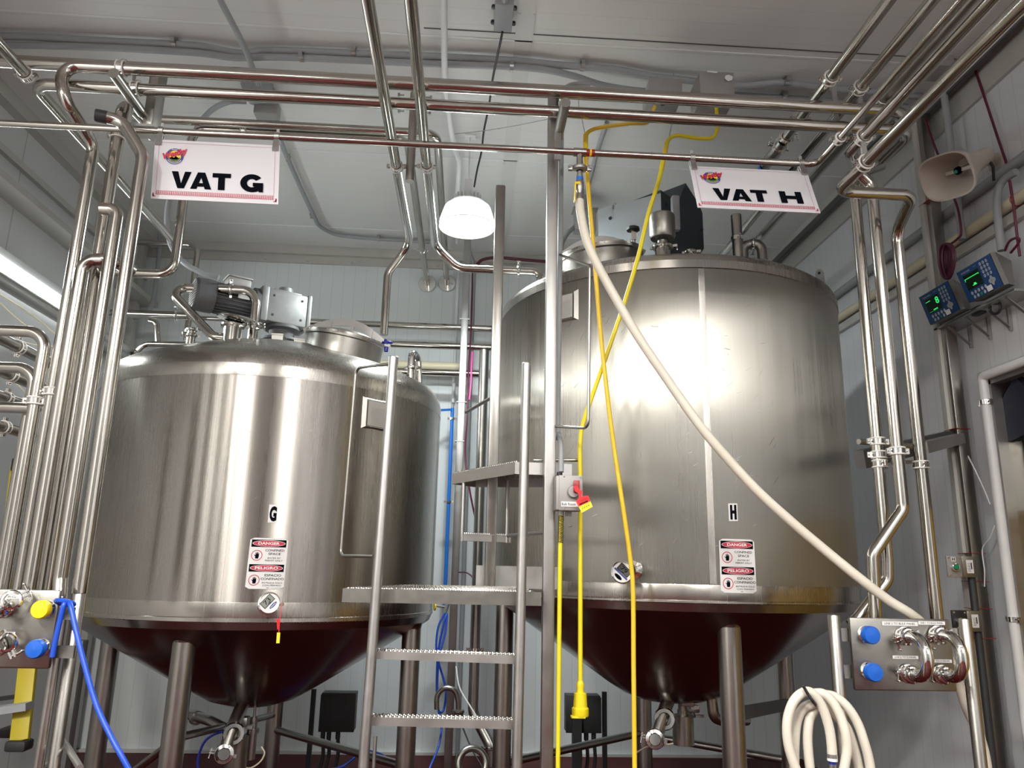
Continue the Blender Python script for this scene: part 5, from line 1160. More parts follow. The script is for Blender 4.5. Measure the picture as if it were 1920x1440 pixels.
# yellow cords
YC = 3.55
c1p = [P(1342, 185, 3.95), P(1344, 215, 3.9), P(1345, 240, 3.85), P(1335, 258, 3.8), P(1305, 259, 3.75), P(1270, 254, 3.7), P(1253, 263, 3.65), P(1246, 290, 3.6), P(1235, 340, YC), P(1216, 400, YC), P(1197, 480, YC), P(1170, 570, YC), P(1130, 687, YC), P(1096, 785, 3.5), P(1088, 830, 3.48), P(1088, 900, 3.48), P(1088, 1100, 3.48), P(1088, 1278, 3.48)]
yc = cable('power_cable', c1p, .0105, 'yellow', label='yellow power cord from the right junction box ending in a hanging yellow plug', cat='cord', seg=12)
q = P(1088, 1278, 3.48); z0_ = q.z
def zz(v): return P(1088, v, 3.48).z
t_ = B(); t_.lathe([(.010, zz(1276)), (.016, zz(1281)), (.0175, zz(1284)), (.0155, zz(1290)), (.0165, zz(1298)), (.027, zz(1300)), (.030, zz(1325)), (.032, zz(1326)), (.036, zz(1328)), (.036, zz(1341)), (.034, zz(1343)), (0, zz(1343))], (q.x, q.y, 0), (0, 0, 1), 32)
o = t_.out('plug_body', 'yellow', yc); b = B(); b.box((q.x - .012, q.y - .012, zz(1343)), (.06, .04, .008), bev=.002); b.out('plug_cap', 'yellow', o)
c2p = [P(1228, 200, 4.0), P(1215, 229, 3.95), P(1180, 232, 3.8), P(1133, 238, 3.65), P(1107, 245, 3.58), P(1098, 258, 3.56), P(1098, 290, 3.54), P(1102, 340, 3.52), P(1108, 410, 3.5), P(1115, 490, 3.5), P(1124, 600, 3.5), P(1134, 700, 3.5), P(1150, 830, 3.5), P(1168, 950, 3.5), P(1182, 1050, 3.52), P(1187, 1110, 3.53), P(1188, 1250, 3.54), P(1190, 1440, 3.54), P(1190, 1520, 3.54)]
yd = cable('power_cable', c2p, .0105, 'yellow2', label='golden yellow cord from the left junction box down past the thermometer of vat H', cat='cord', seg=12)
for (v0, v1, o_, pts_) in ((253, 300, yd, c2p),):
    b = B(); b.sweep(smooth([P(1098, 253, 3.57), P(1098, 275, 3.55), P(1099, 298, 3.54)], 5), .013, 12); b.out('mesh_grip', 'yellow', o_)
b = B(); b.sweep(smooth([P(1250, 268, 3.65), P(1246, 290, 3.6), P(1240, 318, 3.58)], 5), .013, 12); b.out('mesh_grip', 'yellow2', yc)
q0 = P(1103, 291, 3.27); b = B(); b.sweep([Vector((q0.x - .012, 3.3, zS)), Vector((q0.x + .035, 3.3, zS))], .0178, 20); b.sweep([Vector((q0.x + .01, 3.3, zS)), Vector((q0.x + .02, 3.3, zS))], .019, 20, m='yellowcap'); tag(b.out('rail_tape', 'redswitch'), 'red and yellow tape wrapped around the sign rail beside the valve', 'tape')
yy_ = 3.36
c3 = [P(1052, 962, yy_), P(1050, 1050, yy_), P(1048, 1250, yy_), P(1046, 1440, yy_), P(1046, 1520, yy_)]
ye = cable('power_cable', c3, .0095, 'yellow', label='yellow cord hanging straight down from the switch box on the post', cat='cord', seg=12)
def netgrip(b, pts, r, turns):
    """open braided sleeve: two families of spirals"""
    a, c = pts
    for fam in (1, -1):
        for ph in range(3):
            path = [a + (c - a) * (i / 60) + Vector((r * math.cos(fam * 2 * math.pi * turns * i / 60 + ph * 2.1), r * math.sin(fam * 2 * math.pi * turns * i / 60 + ph * 2.1), 0)) for i in range(61)]
            b.sweep(path, .0013, 4)
b = B(); netgrip(b, (P(1052, 964, yy_), P(1051, 1018, yy_)), .0108, 6); b.out('mesh_grip', 'black', ye)
# switch box on the post
t = empty('switch_box', P(1068, 960, 3.38), 'stainless disconnect switch box on the centre post with a red tag', 'switch box')
a = P(1053, 956, 3.30); c = P(1092, 893, 3.30); b = B(); lo = Vector((P(1048, 900, 3.3).x - .012, 3.30, a.z)); hi = Vector((c.x, 3.40, c.z)); b.box((lo + hi) / 2, hi - lo, bev=.003); b.out('box_body', 'greybox', t)
b = B(); b.box(((lo.x + hi.x) / 2 + .006, 3.298, (lo.z + hi.z) / 2), (hi.x - lo.x - .012, .006, hi.z - lo.z + .004), bev=.002)
for u, v in ((1058, 893), (1089, 895), (1057, 953)): b.lathe([(0, .004), (.0035, .003), (.0035, 0)], P(u, v, 3.294), (0, -1, 0), 8)
b.out('box_door', 'greybox', t)
q = P(1075, 922, 3.29); b = B(); b.lathe([(0, .016), (.024, .014), (.027, 0), (0, 0)], q, (0, -1, 0), 28); sw = b.out('switch_dial', 'greybox', t)
b = B(); b.box(P(1081, 912, 3.27), (.026, .018, .05), bev=.003); b.out('switch_handle', 'redswitch', sw)
a = P(1052, 940, 3.292); f = flat(a, (1, 0, 0), (0, 0, 1), .0); b = B(); quad(b, f, 0, -.022, .088, 0); o = b.out('box_label', 'label', t); b = B(); put_text(b, 'Bulk Room', (.003, -.017, .062, -.005), flat(a, (1, 0, 0), (0, 0, 1), .001)); b.out('label_print', 'ink', o)
b = B(); q = Vector((lo.x + .02, 3.35, hi.z)); b.cyl(q, q + Vector((0, 0, .02)), .013, seg=14, m=None); b.out('cable_gland', 'black', t)
b = B(); q = Vector((P(1052, 960, 3.36).x, 3.36, lo.z)); b.cyl(q, q - Vector((0, 0, .02)), .013, seg=14); b.box(q + Vector((.035, .02, -.008)), (.03, .004, .03)); b.out('cable_gland', 'satin', t)
# lockout tag
def tagf(u, v): return P(u, v, 3.25)
b = B(); b.slab([tagf(*p_) for p_ in ((1075, 912), (1083, 911), (1087, 919), (1091, 919), (1092, 924), (1090, 931), (1094, 930), (1103, 929), (1107, 940), (1085, 950), (1080, 940), (1086, 932), (1084, 925), (1078, 921))], .0015, dirv=(0, 1, 0)); lk = tag(b.out('lockout_tag', 'red'), 'red and yellow lockout tag hanging on the switch box of the post', 'tag')
b = B(); b.slab([tagf(*p_) for p_ in ((1085, 950), (1107, 940), (1111.5, 950), (1091, 961.5))], .0015, dirv=(0, 1, 0)); o = b.out('tag_strip', 'yelpaper', lk)
a = P(1089, 957, 3.2485); ex = P(1109, 947.5, 3.2485) - a; ey = P(1087, 951, 3.2485) - a
b = B(); f = flat(a, ex, ey); [quad(b, f, .12 + .2 * k_, .2, .24 + .2 * k_, .32) or quad(b, f, .2 + .17 * k_, .5, .3 + .17 * k_, .6) for k_ in range(4)]; a = P(1086, 949, 3.2485); ex = P(1106, 940, 3.2485) - a; ey = P(1083, 938, 3.2485) - a; f = flat(a, ex, ey); [quad(b, f, .08 + .13 * k_, .08, .17 + .13 * k_, .36) for k_ in range(6)]; quad(b, f, .2, .62, .85, .66); b.out('tag_print', 'ink', o)

# ================================================================== FLOW PANELS
def cap(t, u, v, Y, r, m, proj=.05):
    q = P(u, v, Y); b = B(); b.lathe([(r * .8, 0), (r * .95, .004), (r * .95, .012), (r * .8, .016), (r * .78, proj)], Vector((q.x, Y + proj, q.z)), (0, -1, 0), 28); o = b.out('port_ferrule', 'chrome', t)
    b = B(); b.lathe([(0, .014), (r * .12, .0135), (r * .9, .01), (r, .004), (r, -.018), (r * .9, -.02)], q, (0, -1, 0), 36); b.out('port_cap', m, o)
def ubend(t, ua, va, ub, vb, Y, r=.0225, out_=.14):
    a, c = P(ua, va, Y), P(ub, vb, Y); c.x = a.x; n = Vector((.03, -1, 0)).normalized()
    b = B(); b.sweep(fillet([a, a + n * out_, c + n * out_, c], (a.z - c.z) * .5, 16), r, 24); o = b.out('jumper_bend', 'chrome', t)
    for i_, q in enumerate((a, c)):
        b = B(); b.lathe([(r, 0), (r * 1.6, .004), (r * 1.6, .012), (r, .016)], q, n, 24); b.out('port_ferrule', 'chrome', o)
        triclamp(o, q + n * .03, n, r * 1.05, ear=(-1, 0, -.35 if i_ == 0 else .2))
def strip_label(t, u0, v0, u1, v1, Y, txt, crop=1):
    a = P(u0, v1, Y); w_ = P(u1, v1, Y).x - a.x; h_ = P(u0, v0, Y).z - a.z; f = flat(a, (1, 0, 0), (0, 0, 1), .0)
    b = B(); quad(b, f, 0, 0, w_, h_); o = b.out('strip_label', 'label', t); b = B(); put_text(b, txt, (w_ * .07, h_ * .25, w_ * .93, h_ * .78), flat(a, (1, 0, 0), (0, 0, 1), .0008)); b.out('label_print', 'ink', o)
YPn = 3.05
t = empty('flow_panel', P(1690, 1295, YPn), 'steel flow panel with two blue caps and two curved jumpers at the right', 'panel')
TL, TR, BR, BL = (P(*q, YPn) for q in ((1595, 1158), (1784, 1161), (1793, 1297), (1606, 1294)))
b = B(); b.box((TL + BR) / 2 + Vector((0, .01, 0)), (BR.x - TL.x + .01, .02, TL.z - BR.z), bev=.006); b.out('panel_plate', 'brushed', t)
for (u, v0, v1) in ((1563, 1153, 1440), (1808, 1160, 1440)):
    q = P(u, v0, YPn + .01); b = B(); b.lathe([(0, q.z), (.0215, q.z), (.0235, q.z - .004), (.0235, 0), (0, 0)], (q.x, q.y, 0), (0, 0, 1), 28); b.out('panel_post', 'pipe2', t)
for v in (1190, 1259):
    for (u0, u1) in ((1570, 1600), (1778, 1806)): a, c = P(u0, v, YPn + .03), P(u1, v, YPn + .03); b = B(); b.box((a + c) / 2, (abs(c.x - a.x), .012, .05)); b.out('panel_arm', 'brushed', t)
cap(t, 1634, 1191, YPn - .045, .0335, 'bluecap'); cap(t, 1639, 1261, YPn - .045, .0335, 'bluecap')
ubend(t, 1694, 1192, 1700, 1263, YPn - .002); ubend(t, 1756, 1190, 1763, 1264, YPn - .002)
strip_label(t, 1654, 1165, 1721, 1172.5, YPn - .0025, 'LINE 2 TO BULK PANEL'); strip_label(t, 1722, 1164.5, 1772, 1171, YPn - .003, 'LINE 1 TO BULK PANEL')
strip_label(t, 1674, 1229, 1722, 1235, YPn - .0025, 'LINE 2 TO G PANEL'); strip_label(t, 1737, 1236, 1785, 1242, YPn - .0025, 'LINE 1 TO G PANEL')
# left panel
t = empty('flow_panel', P(30, 1255, YPn), 'steel flow panel with yellow and blue caps cut off by the left edge', 'panel')
TL, BR = P(-90, 1104, YPn), P(92, 1257, YPn); xr_ = P(113, 1110, YPn).x
b = B(); b.box(((TL.x - .05 + xr_) / 2, YPn + .012, (P(60, 1106, YPn).z + P(60, 1254, YPn).z) / 2), (xr_ - TL.x + .05, .024, P(60, 1106, YPn).z - P(60, 1254, YPn).z), bev=.008); b.out('panel_plate', 'brushed', t)
q = P(150, 1108, YF_); b = B(); b.lathe([(0, q.z), (.020, q.z), (.0225, q.z - .004), (.0225, 0), (0, 0)], (q.x, q.y, 0), (0, 0, 1), 28); b.out('panel_post', 'pipe2', t)
q = P(117, 1150, YPn + .12); b = B(); b.cyl((q.x, q.y, q.z), (q.x, q.y, 0), .018, seg=24); b.out('panel_post', 'pipe2', t)
for v in (1150, 1222): a, c = P(95, v, YPn + .04), P(142, v, YPn + .06); b = B(); b.box((a + c) / 2, (abs(c.x - a.x), .012, .045)); b.out('panel_arm', 'brushed', t)
cap(t, 76, 1143, YPn - .045, .033, 'yellowcap'); cap(t, 66, 1217, YPn - .045, .033, 'bluecap')
ubend(t, 8, 1140, -4, 1212, YPn - .002)
o = triclamp(t, P(22, 1126, YPn - .06), (.3, -1, .1), .026, ear=(1, 0, .6)); triclamp(t, P(14, 1205, YPn - .05), (.1, -1, 0), .024, ear=(.6, 0, -1))
strip_label(t, -10, 1115, 43, 1122, YPn - .0025, 'TO RG-F'); strip_label(t, -20, 1184, 28, 1190.5, YPn - .0025, 'TO RG E')
q = P(150, 1200, 4.1); b = B(); b.box((q.x, q.y, q.z / 2), (.06, .06, q.z), bev=.004); tag(b.out('support_column', 'angle'), 'dark square column standing behind the left flow panel post', 'column')
b = B(); b.cyl(P(120, 1390, 3.3), P(150, 1440, 3.0), .012, seg=12); tag(b.out('brace_rod', 'satin'), 'short slanting steel brace at the foot of the left panel post', 'brace')
# sideways line label on a tall left pipe
# blue hose tied to the left panel
cable('blue_hose', [P(98, 1232, 3.0), P(103, 1205, 3.0), P(112, 1165, 3.0), P(120, 1134, 3.0), P(127, 1128, 3.02), P(133, 1138, 3.0), P(142, 1180, 2.98), P(158, 1245, 2.96), P(180, 1320, 2.94), P(205, 1375, 2.92), P(232, 1425, 2.9), P(262, 1480, 2.9)], .0095, 'blue', label='bright blue hose knotted on the left panel and hanging to the floor', cat='hose', seg=12)
b = B(); b.torus(P(122, 1130, 3.03), (.1, .3, 1), .03, .009, 20, 8); kn = tag(b.out('hose_knot', 'blue'), 'blue hose loop tied around the left panel arm', 'hose')
cable('blue_air_hose', [P(545, 1480, 5.6), P(590, 1450, 5.7), P(640, 1438, 5.75), P(680, 1410, 5.8), P(710, 1413, 5.8), P(730, 1425, 5.7)], .009, 'blue', label='blue hose lying on the floor left of the access ladder', cat='hose')
cable('blue_air_hose', [P(371, 1445, 4.9), P(372, 1420, 4.9), P(382, 1393, 4.9), P(400, 1378, 4.9), P(430, 1368, 4.9)], .007, 'navy', label='dark blue hose beside the outlet of vat G', cat='hose')
cable('grey_cord', [P(490, 1400, 5.0), P(496, 1412, 5.0), P(488, 1428, 5.0), P(470, 1440, 5.0), P(455, 1438, 5)], .005, 'cream', label='thin pale cord curling under the outlet of vat G', cat='cord')
cable('grey_cord', [P(1192, 1412, 4.8), P(1215, 1400, 4.7), P(1240, 1398, 4.6), P(1262, 1394, 4.6)], .005, 'cream', label='thin pale cord slanting under the outlet of vat H', cat='cord')
# coiled cream hose at the right
YK = 2.90
def kp(x, y, dy=0): return P(1460 + x / 6, 1270 + y / 6, YK + dy)
t = empty('hose_coil', P(1560, 1440, YK), 'coiled cream hose hanging on a dark hook under the right flow panel', 'hose')
S = [[(300, 1300, .0), (190, 1020, 0), (110, 760, 0), (95, 520, 0), (140, 330, 0), (220, 210, 0), (330, 160, 0), (430, 235, 0), (510, 380, 0), (570, 580, 0), (595, 760, 0), (603, 880, 0)],
     [(180, 1300, .07), (178, 1000, .07), (180, 750, .06), (200, 520, .06), (260, 370, .05), (350, 310, .04), (480, 300, .05), (620, 420, .06), (760, 560, .07), (850, 800, .07), (905, 1050, .07), (920, 1300, .07)],
     [(390, 1300, .05), (350, 1000, .05), (325, 700, .05), (345, 480, .05), (400, 360, .06), (420, 260, .08)],
     [(390, 180, .04), (500, 185, .03), (600, 270, .02), (690, 430, .01), (750, 620, 0), (770, 800, 0), (740, 1000, .0), (680, 1300, 0)],
     [(480, 190, .09), (620, 215, .08), (760, 320, .06), (880, 500, .05), (960, 720, .04), (1020, 950, .04), (1070, 1300, .04)]]
for s in S: b = B(); b.sweep(smooth([kp(x, y, dy) for x, y, dy in s], 6), .0172, 16); b.out('hose_strand', 'hose', t)
b = B(); b.cyl(kp(600, 860), kp(603, 905), .0185, seg=20, m='satin'); b.cyl(kp(603, 905), kp(604, 940), .018, seg=20); o = b.out('hose_end', 'label', t); b = B(); b.cyl(kp(604, 940), kp(606, 975), .013, seg=16, m='navy'); b.cyl(kp(606, 975), kp(612, 1250), .0125, seg=16); b.out('hose_nipple', 'brushed', o)
hk = B(); hk.sweep(smooth([kp(275, 95, -.03), kp(330, 190, -.03), kp(400, 290, -.02), kp(450, 330, .1), kp(600, 340, .14)], 5), .0055, 10); hk.out('hook', 'black', t)

# ================================================================== CHARCOAL BOXES BEHIND THE LADDER
def stand_box(u0, v0, u1, v1, Y, pu, label, cab):
    a, c = P(u0, v1, Y), P(u1, v0, Y); t = empty('load_cell_box', Vector(((a.x + c.x) / 2, Y, 0)), label, 'box')
    b = B(); b.box(((a.x + c.x) / 2, Y + .07, (a.z + c.z) / 2), (c.x - a.x, .14, c.z - a.z), bev=.004); o = b.out('box_body', 'blackbox', t)
    b = B(); b.box(((a.x + c.x) / 2, Y - .004, (a.z + c.z) / 2 - .005), (c.x - a.x + .01, .012, c.z - a.z - .01), bev=.003); b.out('box_door', 'blackbox', o)
    p0 = P(pu, v0 - 8, Y + .05); b = B(); b.box((p0.x, Y + .05, (p0.z + .0) / 2), (.035, .03, p0.z)); b.out('stand_post', 'black', t)
    for u in cab: q = P(u, v1, Y + .05); b = B(); b.cyl((q.x, q.y, q.z), (q.x, q.y, q.z - .05), .018, seg=12); b.sweep(smooth([Vector((q.x, q.y, q.z - .03)), Vector((q.x + .01, q.y, q.z * .5)), Vector((q.x - .03, q.y - .02, .0))], 6), .014, 10); b.out('cable', 'blackbox', t)
stand_box(598, 1300, 667, 1372, 6.3, 589, 'charcoal box on a thin stand left of the access ladder', (606, 617, 634))
stand_box(1062, 1305, 1126, 1374, 6.2, 1133, 'charcoal box on a thin stand behind the hanging yellow plug', (1086, 1099, 1113))
q = P(1082, 1400, 6.15); b = B(); b.box((q.x, 6.17, .25), (.07, .05, .55)); tag(b.out('cable_duct', 'blackbox'), 'narrow dark duct below the charcoal box behind the yellow plug', 'duct')
# column at the far left of the back wall and its conduit
q = P(250, 560, 7.12); b = B(); b.box((q.x, 7.12, (ZT - .1) / 2), (.10, .10, ZT - .1), bev=.006); tag(b.out('support_column', 'trim'), 'pale square column in the left corner of the back wall behind vat G', 'column')
cable('flexible_conduit', [P(300, 440, 7.0), P(298, 480, 7.0), P(291, 540, 6.9), P(284, 572, 6.85), P(268, 592, 6.8), P(250, 596, 6.8)], .022, 'grey', label='grey flexible conduit in the left corner above vat G', cat='conduit')
# yellow strings at the left wall
for pts, L_ in (([(0, 552), (60, 590), (105, 628)], 'upper pale yellow string slanting on the left wall'), ([(0, 568), (30, 596), (58, 618)], 'lower pale yellow string slanting on the left wall'), ([(30, 636), (60, 646), (100, 650), (180, 658)], 'pale yellow string behind the elbow pipe at the left edge'), ([(20, 710), (40, 728), (52, 742)], 'short yellow string by the pipe clamps at the left edge')):
    cable('yellow_string', [P(u, v, 4.6) for u, v in pts], .0045, 'cream', label=L_, cat='string')

# ================================================================== FIBREGLASS STEP LADDER AT THE LEFT WALL
t = empty('step_ladder', P(30, 1400, 4.2), 'yellow fibreglass step ladder standing behind the left flow panel', 'ladder')
def frail(a, c, m='fibre', wv=.075, th=.03, name='ladder_rail'): b = B(); b.bar(a, c, th, wv, (1, 0, 0), bev=.003); return b.out(name, m, t)
zf = 0.0
f1 = P(40, 1385, 4.25); r_ = frail(P(34, 872, 4.75), P(-6, 1200, 4.45)); 
frail(P(60, 1180, 4.4), P(37, 1390, 4.2), wv=.085)
b = B(); b.box(P(36, 1397, 4.2), (.10, .09, .05), bev=.012); b.out('rubber_foot', 'rubber', t); b = B(); b.box(P(18, 1372, 4.5), (.07, .09, .05), bev=.012); b.out('rubber_foot', 'rubber', t)
b = B(); b.bar(P(-60, 1340, 4.2), P(56, 1323, 4.22), .09, .035); b.out('ladder_step', 'grey', t)
b = B(); b.bar(P(-60, 1318, 4.5), P(38, 1305, 4.5), .05, .02); b.out('ladder_brace', 'black', t)
b = B(); b.box(P(33, 872, 4.74), (.05, .06, .08), bev=.01); b.out('ladder_cap', 'rubber', t)

# ================================================================== RIGHT WALL
XS = XR - .11
q0 = P(1757, 400, X=XS); sp = empty('wall_channel', (XS, q0.y, 0), 'tall dark steel channel on the right wall behind the scale displays', 'column')
yS = P(1795, 750, X=XS).y
b = B(); b.box((XS - .015, yS + .045, (ZT - .1) / 2), (.09, .045, ZT - .1), bev=.004); b.out('channel_flange', 'trim', sp)
b = B(); b.box((XS - .005, yS, (ZT - .1) / 2), (.07, .05, ZT - .1), bev=.004); b.out('channel_web', 'pipe2', sp)
for v, uu in ((373, 1760), (803, 1810), (1038, 1822), (1090, 1826), (1140, 1830), (1195, 1838)):
    z = P(uu, v, X=XS).z; b = B(); b.box((XS - .012, yS + .016, z), (.10, .105, .003)); b.out('tie_band', 'redswitch', sp)
cable('conduit', [Vector((XR - .10, P(1775, 215, X=XR - .10).y, z)) for z in (4.6, 4.3, 4.0, 3.6)], .022, 'grey', label='grey conduit on the right wall just behind the speaker', cat='conduit')
def wrun(name, u, v, x, r, m, label, y0=-1, y1=YB - .05): a = P(u, v, X=x); return pipe(name, [Vector((x, y0, a.z)), Vector((x, y1, a.z))], r, m, label=label, cat='pipe'), a
wc, wa_ = wrun('wall_conduit', 1787, 392, XR - .038, .030, 'grey', 'thick grey conduit slanting along the right wall behind the speaker')
cp_, ca = wrun('wall_pipe', 1820, 432, XR - .045, .034, 'cream', 'cream plastic pipe along the right wall above the scale displays', y1=6.2)
b = B(); b.box((XR - .02, 3.0, ca.z - .075), (.03, 6.4, .06)); tag(b.out('support_angle', 'trim'), 'long steel angle under the cream pipe on the right wall', 'bracket')
for u, v in ((1905, 373), (1755, 478)): 
    yq = P(u, v, X=XR - .045).y; b = B(); b.torus((XR - .045, yq, ca.z), (0, 1, 0), .036, .0025, 20, 6); b.out('tie_band', 'redswitch', cp_)
# drop conduit to the displays
e = P(1872, 365, X=XR - .09)
cable('conduit', [P(1905, 322, X=XR - .08), P(1885, 335, X=XR - .09), P(1873, 352, X=XR - .1), P(1869, 380, X=XR - .11), P(1872, 420, X=XR - .12), P(1878, 470, X=XR - .12)], .022, 'grey', label='grey conduit dropping to the right scale display', cat='conduit')
for pts, L_ in (([(1828, 130), (1850, 195), (1872, 262), (1889, 312)], 'dark red cable slanting down the right wall right of the speaker'), ([(1893, 338), (1901, 390), (1908, 450), (1912, 480)], 'dark red cable running to the right scale display'),
                ([(1735, 225), (1748, 262), (1762, 298)], 'dark red cable running down behind the speaker horn'), ([(1787, 366), (1797, 396), (1802, 436), (1795, 448), (1782, 458)], 'dark red cable below the speaker horn')):
    cable('maroon_cable', [P(u, v, X=XR - .03 if 'slant' in L_ else XR - .14) for u, v in pts], .0075, 'maroon', label=L_, cat='cable')
b = B()
for k in range(7):
    rx, dx = 5 + 2.0 * k, (k % 3 - 1) * 2.5
    path = [P(1776 + dx + rx * math.sin(t_) * (.55 + .45 * math.cos(t_ * .5) ** 2), 490 - 33 * math.cos(t_), X=XR - .2 - .006 * k) for t_ in [2 * math.pi * i / 24 for i in range(24)]]
    b.sweep(path, .007, 8, closed=True)
pk = tag(b.out('cable_bundle', mat('purple_cable', (.075, .01, .032), .4)), 'coiled purple cable bundle hanging over the left scale display', 'cable')
b = B(); b.torus(P(1776, 507, X=XR - .2), (0, 0, 1), .035, .003, 20, 6); b.out('cable_tie', 'black', pk)
cable('maroon_cable', [P(1884, 470, X=XR - .15), P(1893, 452, X=XR - .16), P(1908, 446, X=XR - .16), P(1910, 455, X=XR - .15), P(1895, 474, X=XR - .14)], .007, 'maroon', label='dark red cable loop above the right scale display', cat='cable')
# horn speaker
mo, ba = P(1775, 331, X=2.60), P(1835, 300, X=2.84)
t = empty('horn_speaker', ba, 'beige horn loudspeaker on the right wall', 'speaker')
ax = (mo - ba); L = ax.length; ax.normalize(); sx = Vector((0, 0, 1)).cross(ax).normalized(); sz = ax.cross(sx)
tl_ = math.radians(-12); sx, sz = sx * math.cos(tl_) + sz * math.sin(tl_), sz * math.cos(tl_) - sx * math.sin(tl_)
def sect(s, ax_, ay_, n=40, p=3.2):
    out = []
    for k in range(n):
        a = 2 * math.pi * k / n; c, q = math.cos(a), math.sin(a); out.append(ba + ax * s + sx * ax_ * math.copysign(abs(c) ** (2 / p), c) + sz * ay_ * math.copysign(abs(q) ** (2 / p), q))
    return out
def loft(secs, m=None, caps=False):
    b = B(); mi = 0; V = [[b.bm.verts.new(v) for v in s] for s in secs]
    for A, C in zip(V, V[1:]):
        n = len(A)
        for k in range(n): b.bm.faces.new((A[k], A[(k + 1) % n], C[(k + 1) % n], C[k]))
    if caps: b.bm.faces.new(V[0]); b.bm.faces.new(V[-1])
    return b
outer = [(.0, .055, .055), (L * .25, .065, .062), (L * .5, .09, .082), (L * .78, .128, .108), (L * .93, .152, .124), (L, .160, .130), (L + .006, .160, .130), (L + .006, .151, .121), (L * .9, .135, .11), (L * .6, .085, .075), (L * .35, .055, .05), (L * .33, .002, .002)]
loft([sect(*s, p=2.4 if s[0] < L * .5 else 3.2) for s in outer]).out('horn', 'horn', t)
b = B(); b.lathe([(0, .028), (.014, .026), (.022, .016), (.022, 0)], ba + ax * (L * .62), ax, 24, m='ink'); b.lathe([(0, .030), (.010, .029), (.010, .026)], ba + ax * (L * .62), ax, 16, m='green'); b.cyl(ba + ax * L * .3, ba + ax * L * .62, .012, seg=12)
b.bar(ba + ax * L * .64 - sx * .08, ba + ax * L * .64 + sx * .08, .006, .02); b.out('horn_core', 'horn', t)
b = B(); b.lathe([(.0, -.075), (.045, -.075), (.05, -.065), (.05, .0), (.0, .0)], ba, ax, 28); b.out('driver_cover', 'horn', t)
wl = P(1868, 305, X=XR); b = B(); b.bar(ba - ax * .03, Vector((XR - .02, wl.y, wl.z)), .02, .05); b.lathe([(0, .012), (.055, .01), (.06, 0)], (XR, wl.y, wl.z), (-1, 0, 0), 28); br_ = b.out('wall_bracket', 'horn', t)
b = B(); b.sweep(smooth([ba - ax * .04, ba - ax * .03 + Vector((.04, -.02, -.05)), ba - ax * .0 + Vector((.05, -.03, -.14))], 6), .008, 8); b.out('speaker_wire', 'black', t)
# scale displays
def display(tlp, trp, brp, blp, xt, label, digits):
    TL, TR = P(*tlp, X=xt), P(*trp, X=xt); BL, BR = P(*blp, X=xt + .055), P(*brp, X=xt + .055)
    TR.z = TL.z = (TL.z + TR.z) / 2; BR.z = BL.z = (BL.z + BR.z) / 2; BL.y = TL.y; BR.y = TR.y
    ex = BR - BL; ey = TL - BL; n = ex.cross(ey).normalized()
    if n.x > 0: n = -n
    W, H = ex.length, ey.length
    t = empty('scale_display', BL, label, 'scale display')
    def f_(off): return lambda x, y: BL + ex * x + ey * y + n * off
    b = B(); m_ = .02
    O_ = [BL, BR, TR, TL]; I_ = [p_ - n * .03 for p_ in O_]; xw = XR - .10
    xw = XR - .16; Bk = [Vector((xw, BL.y - m_, BL.z + .01)), Vector((xw, BR.y + m_, BR.z + .01)), Vector((xw, TR.y + m_, TR.z - .03)), Vector((xw, TL.y - m_, TL.z - .03))]
    for A_2, C_2 in ((O_, I_), (I_, Bk)):
        for k in range(4): b.face([A_2[k], A_2[(k + 1) % 4], C_2[(k + 1) % 4], C_2[k]])
    b.face(Bk); b.face(O_); b.out('housing', 'brushed', t)
    b = B(); quad(b, f_(.002), .01, .015, .99, .985); o = b.out('keypad', 'panelblue', t)
    b = B(); quad(b, f_(.0035), .13, .33, .58, .80); sc = b.out('display_screen', 'screen', o)
    b = B(); f = f_(.0042)
    if digits == 'line':
        for k in range(9): quad(b, f, .15 + .044 * k, .66, .15 + .044 * k + .035, .685)
        quad(b, f, .15, .60, .165, .67); quad(b, f, .545, .64, .56, .69); quad(b, f, .30, .40, .42, .425); quad(b, f, .34, .42, .40, .47)
    else: put_text(b, digits, (.45, .52, .56, .74), f, None, .02); quad(b, f, .15, .70, .30, .72); quad(b, f, .30, .38, .44, .41); quad(b, f, .15, .36, .45, .366)
    b.out('screen_digits', 'glow', sc)
    asp = W / H
    b = B(); f = f_(.004)
    for r_ in range(4):
        for c_ in range(3): disc(b, f, .68 + .085 * c_, .87 - .125 * r_, .028, .028 * asp * 1.15, 'key', 14); quad(b, f_(.0048), .675 + .085 * c_, .85 - .125 * r_, .685 + .085 * c_, .89 - .125 * r_, 'ink')
    for c_ in range(5): disc(b, f, .20 + .098 * c_, .215, .031, .031 * asp * 1.15, 'key', 14)
    for c_ in range(4): disc(b, f, .23 + .098 * c_, .085, .031, .031 * asp * 1.15, 'keyg' if c_ == 2 else 'key', 14)
    disc(b, f, .80, .28, .065, .065 * asp, 'key', 20)
    for dx_, dy_ in ((.0, .09), (0, -.09), (.06, 0), (-.06, 0)): disc(b, f, .80 + dx_, .28 + dy_, .03, .04 * asp, 'key', 12)
    disc(b, f_(.005), .80, .28, .022, .022 * asp, 'satin', 14); b.out('keys', 'key', o)
    b = B(); put_text(b, 'METTLER TOLEDO', (.12, .86, .37, .90), f_(.003), 'label'); quad(b, f_(.003), .48, .9, .56, .905, 'label'); b.out('print', 'label', o)
    b = B(); quad(b, f_(.006), .60, .03, .745, .19); b.out('paper_patch', 'label', o)
    return t
xt = 2.76
display((1722.5, 557), (1777.5, 526), (1802.5, 579), (1746, 610), xt, 'left blue faced scale display under the purple cable bundle', '8')
display((1793, 512.5), (1856, 474), (1883, 534), (1819, 567.5), xt, 'right blue faced scale display with a green line of digits', 'line')
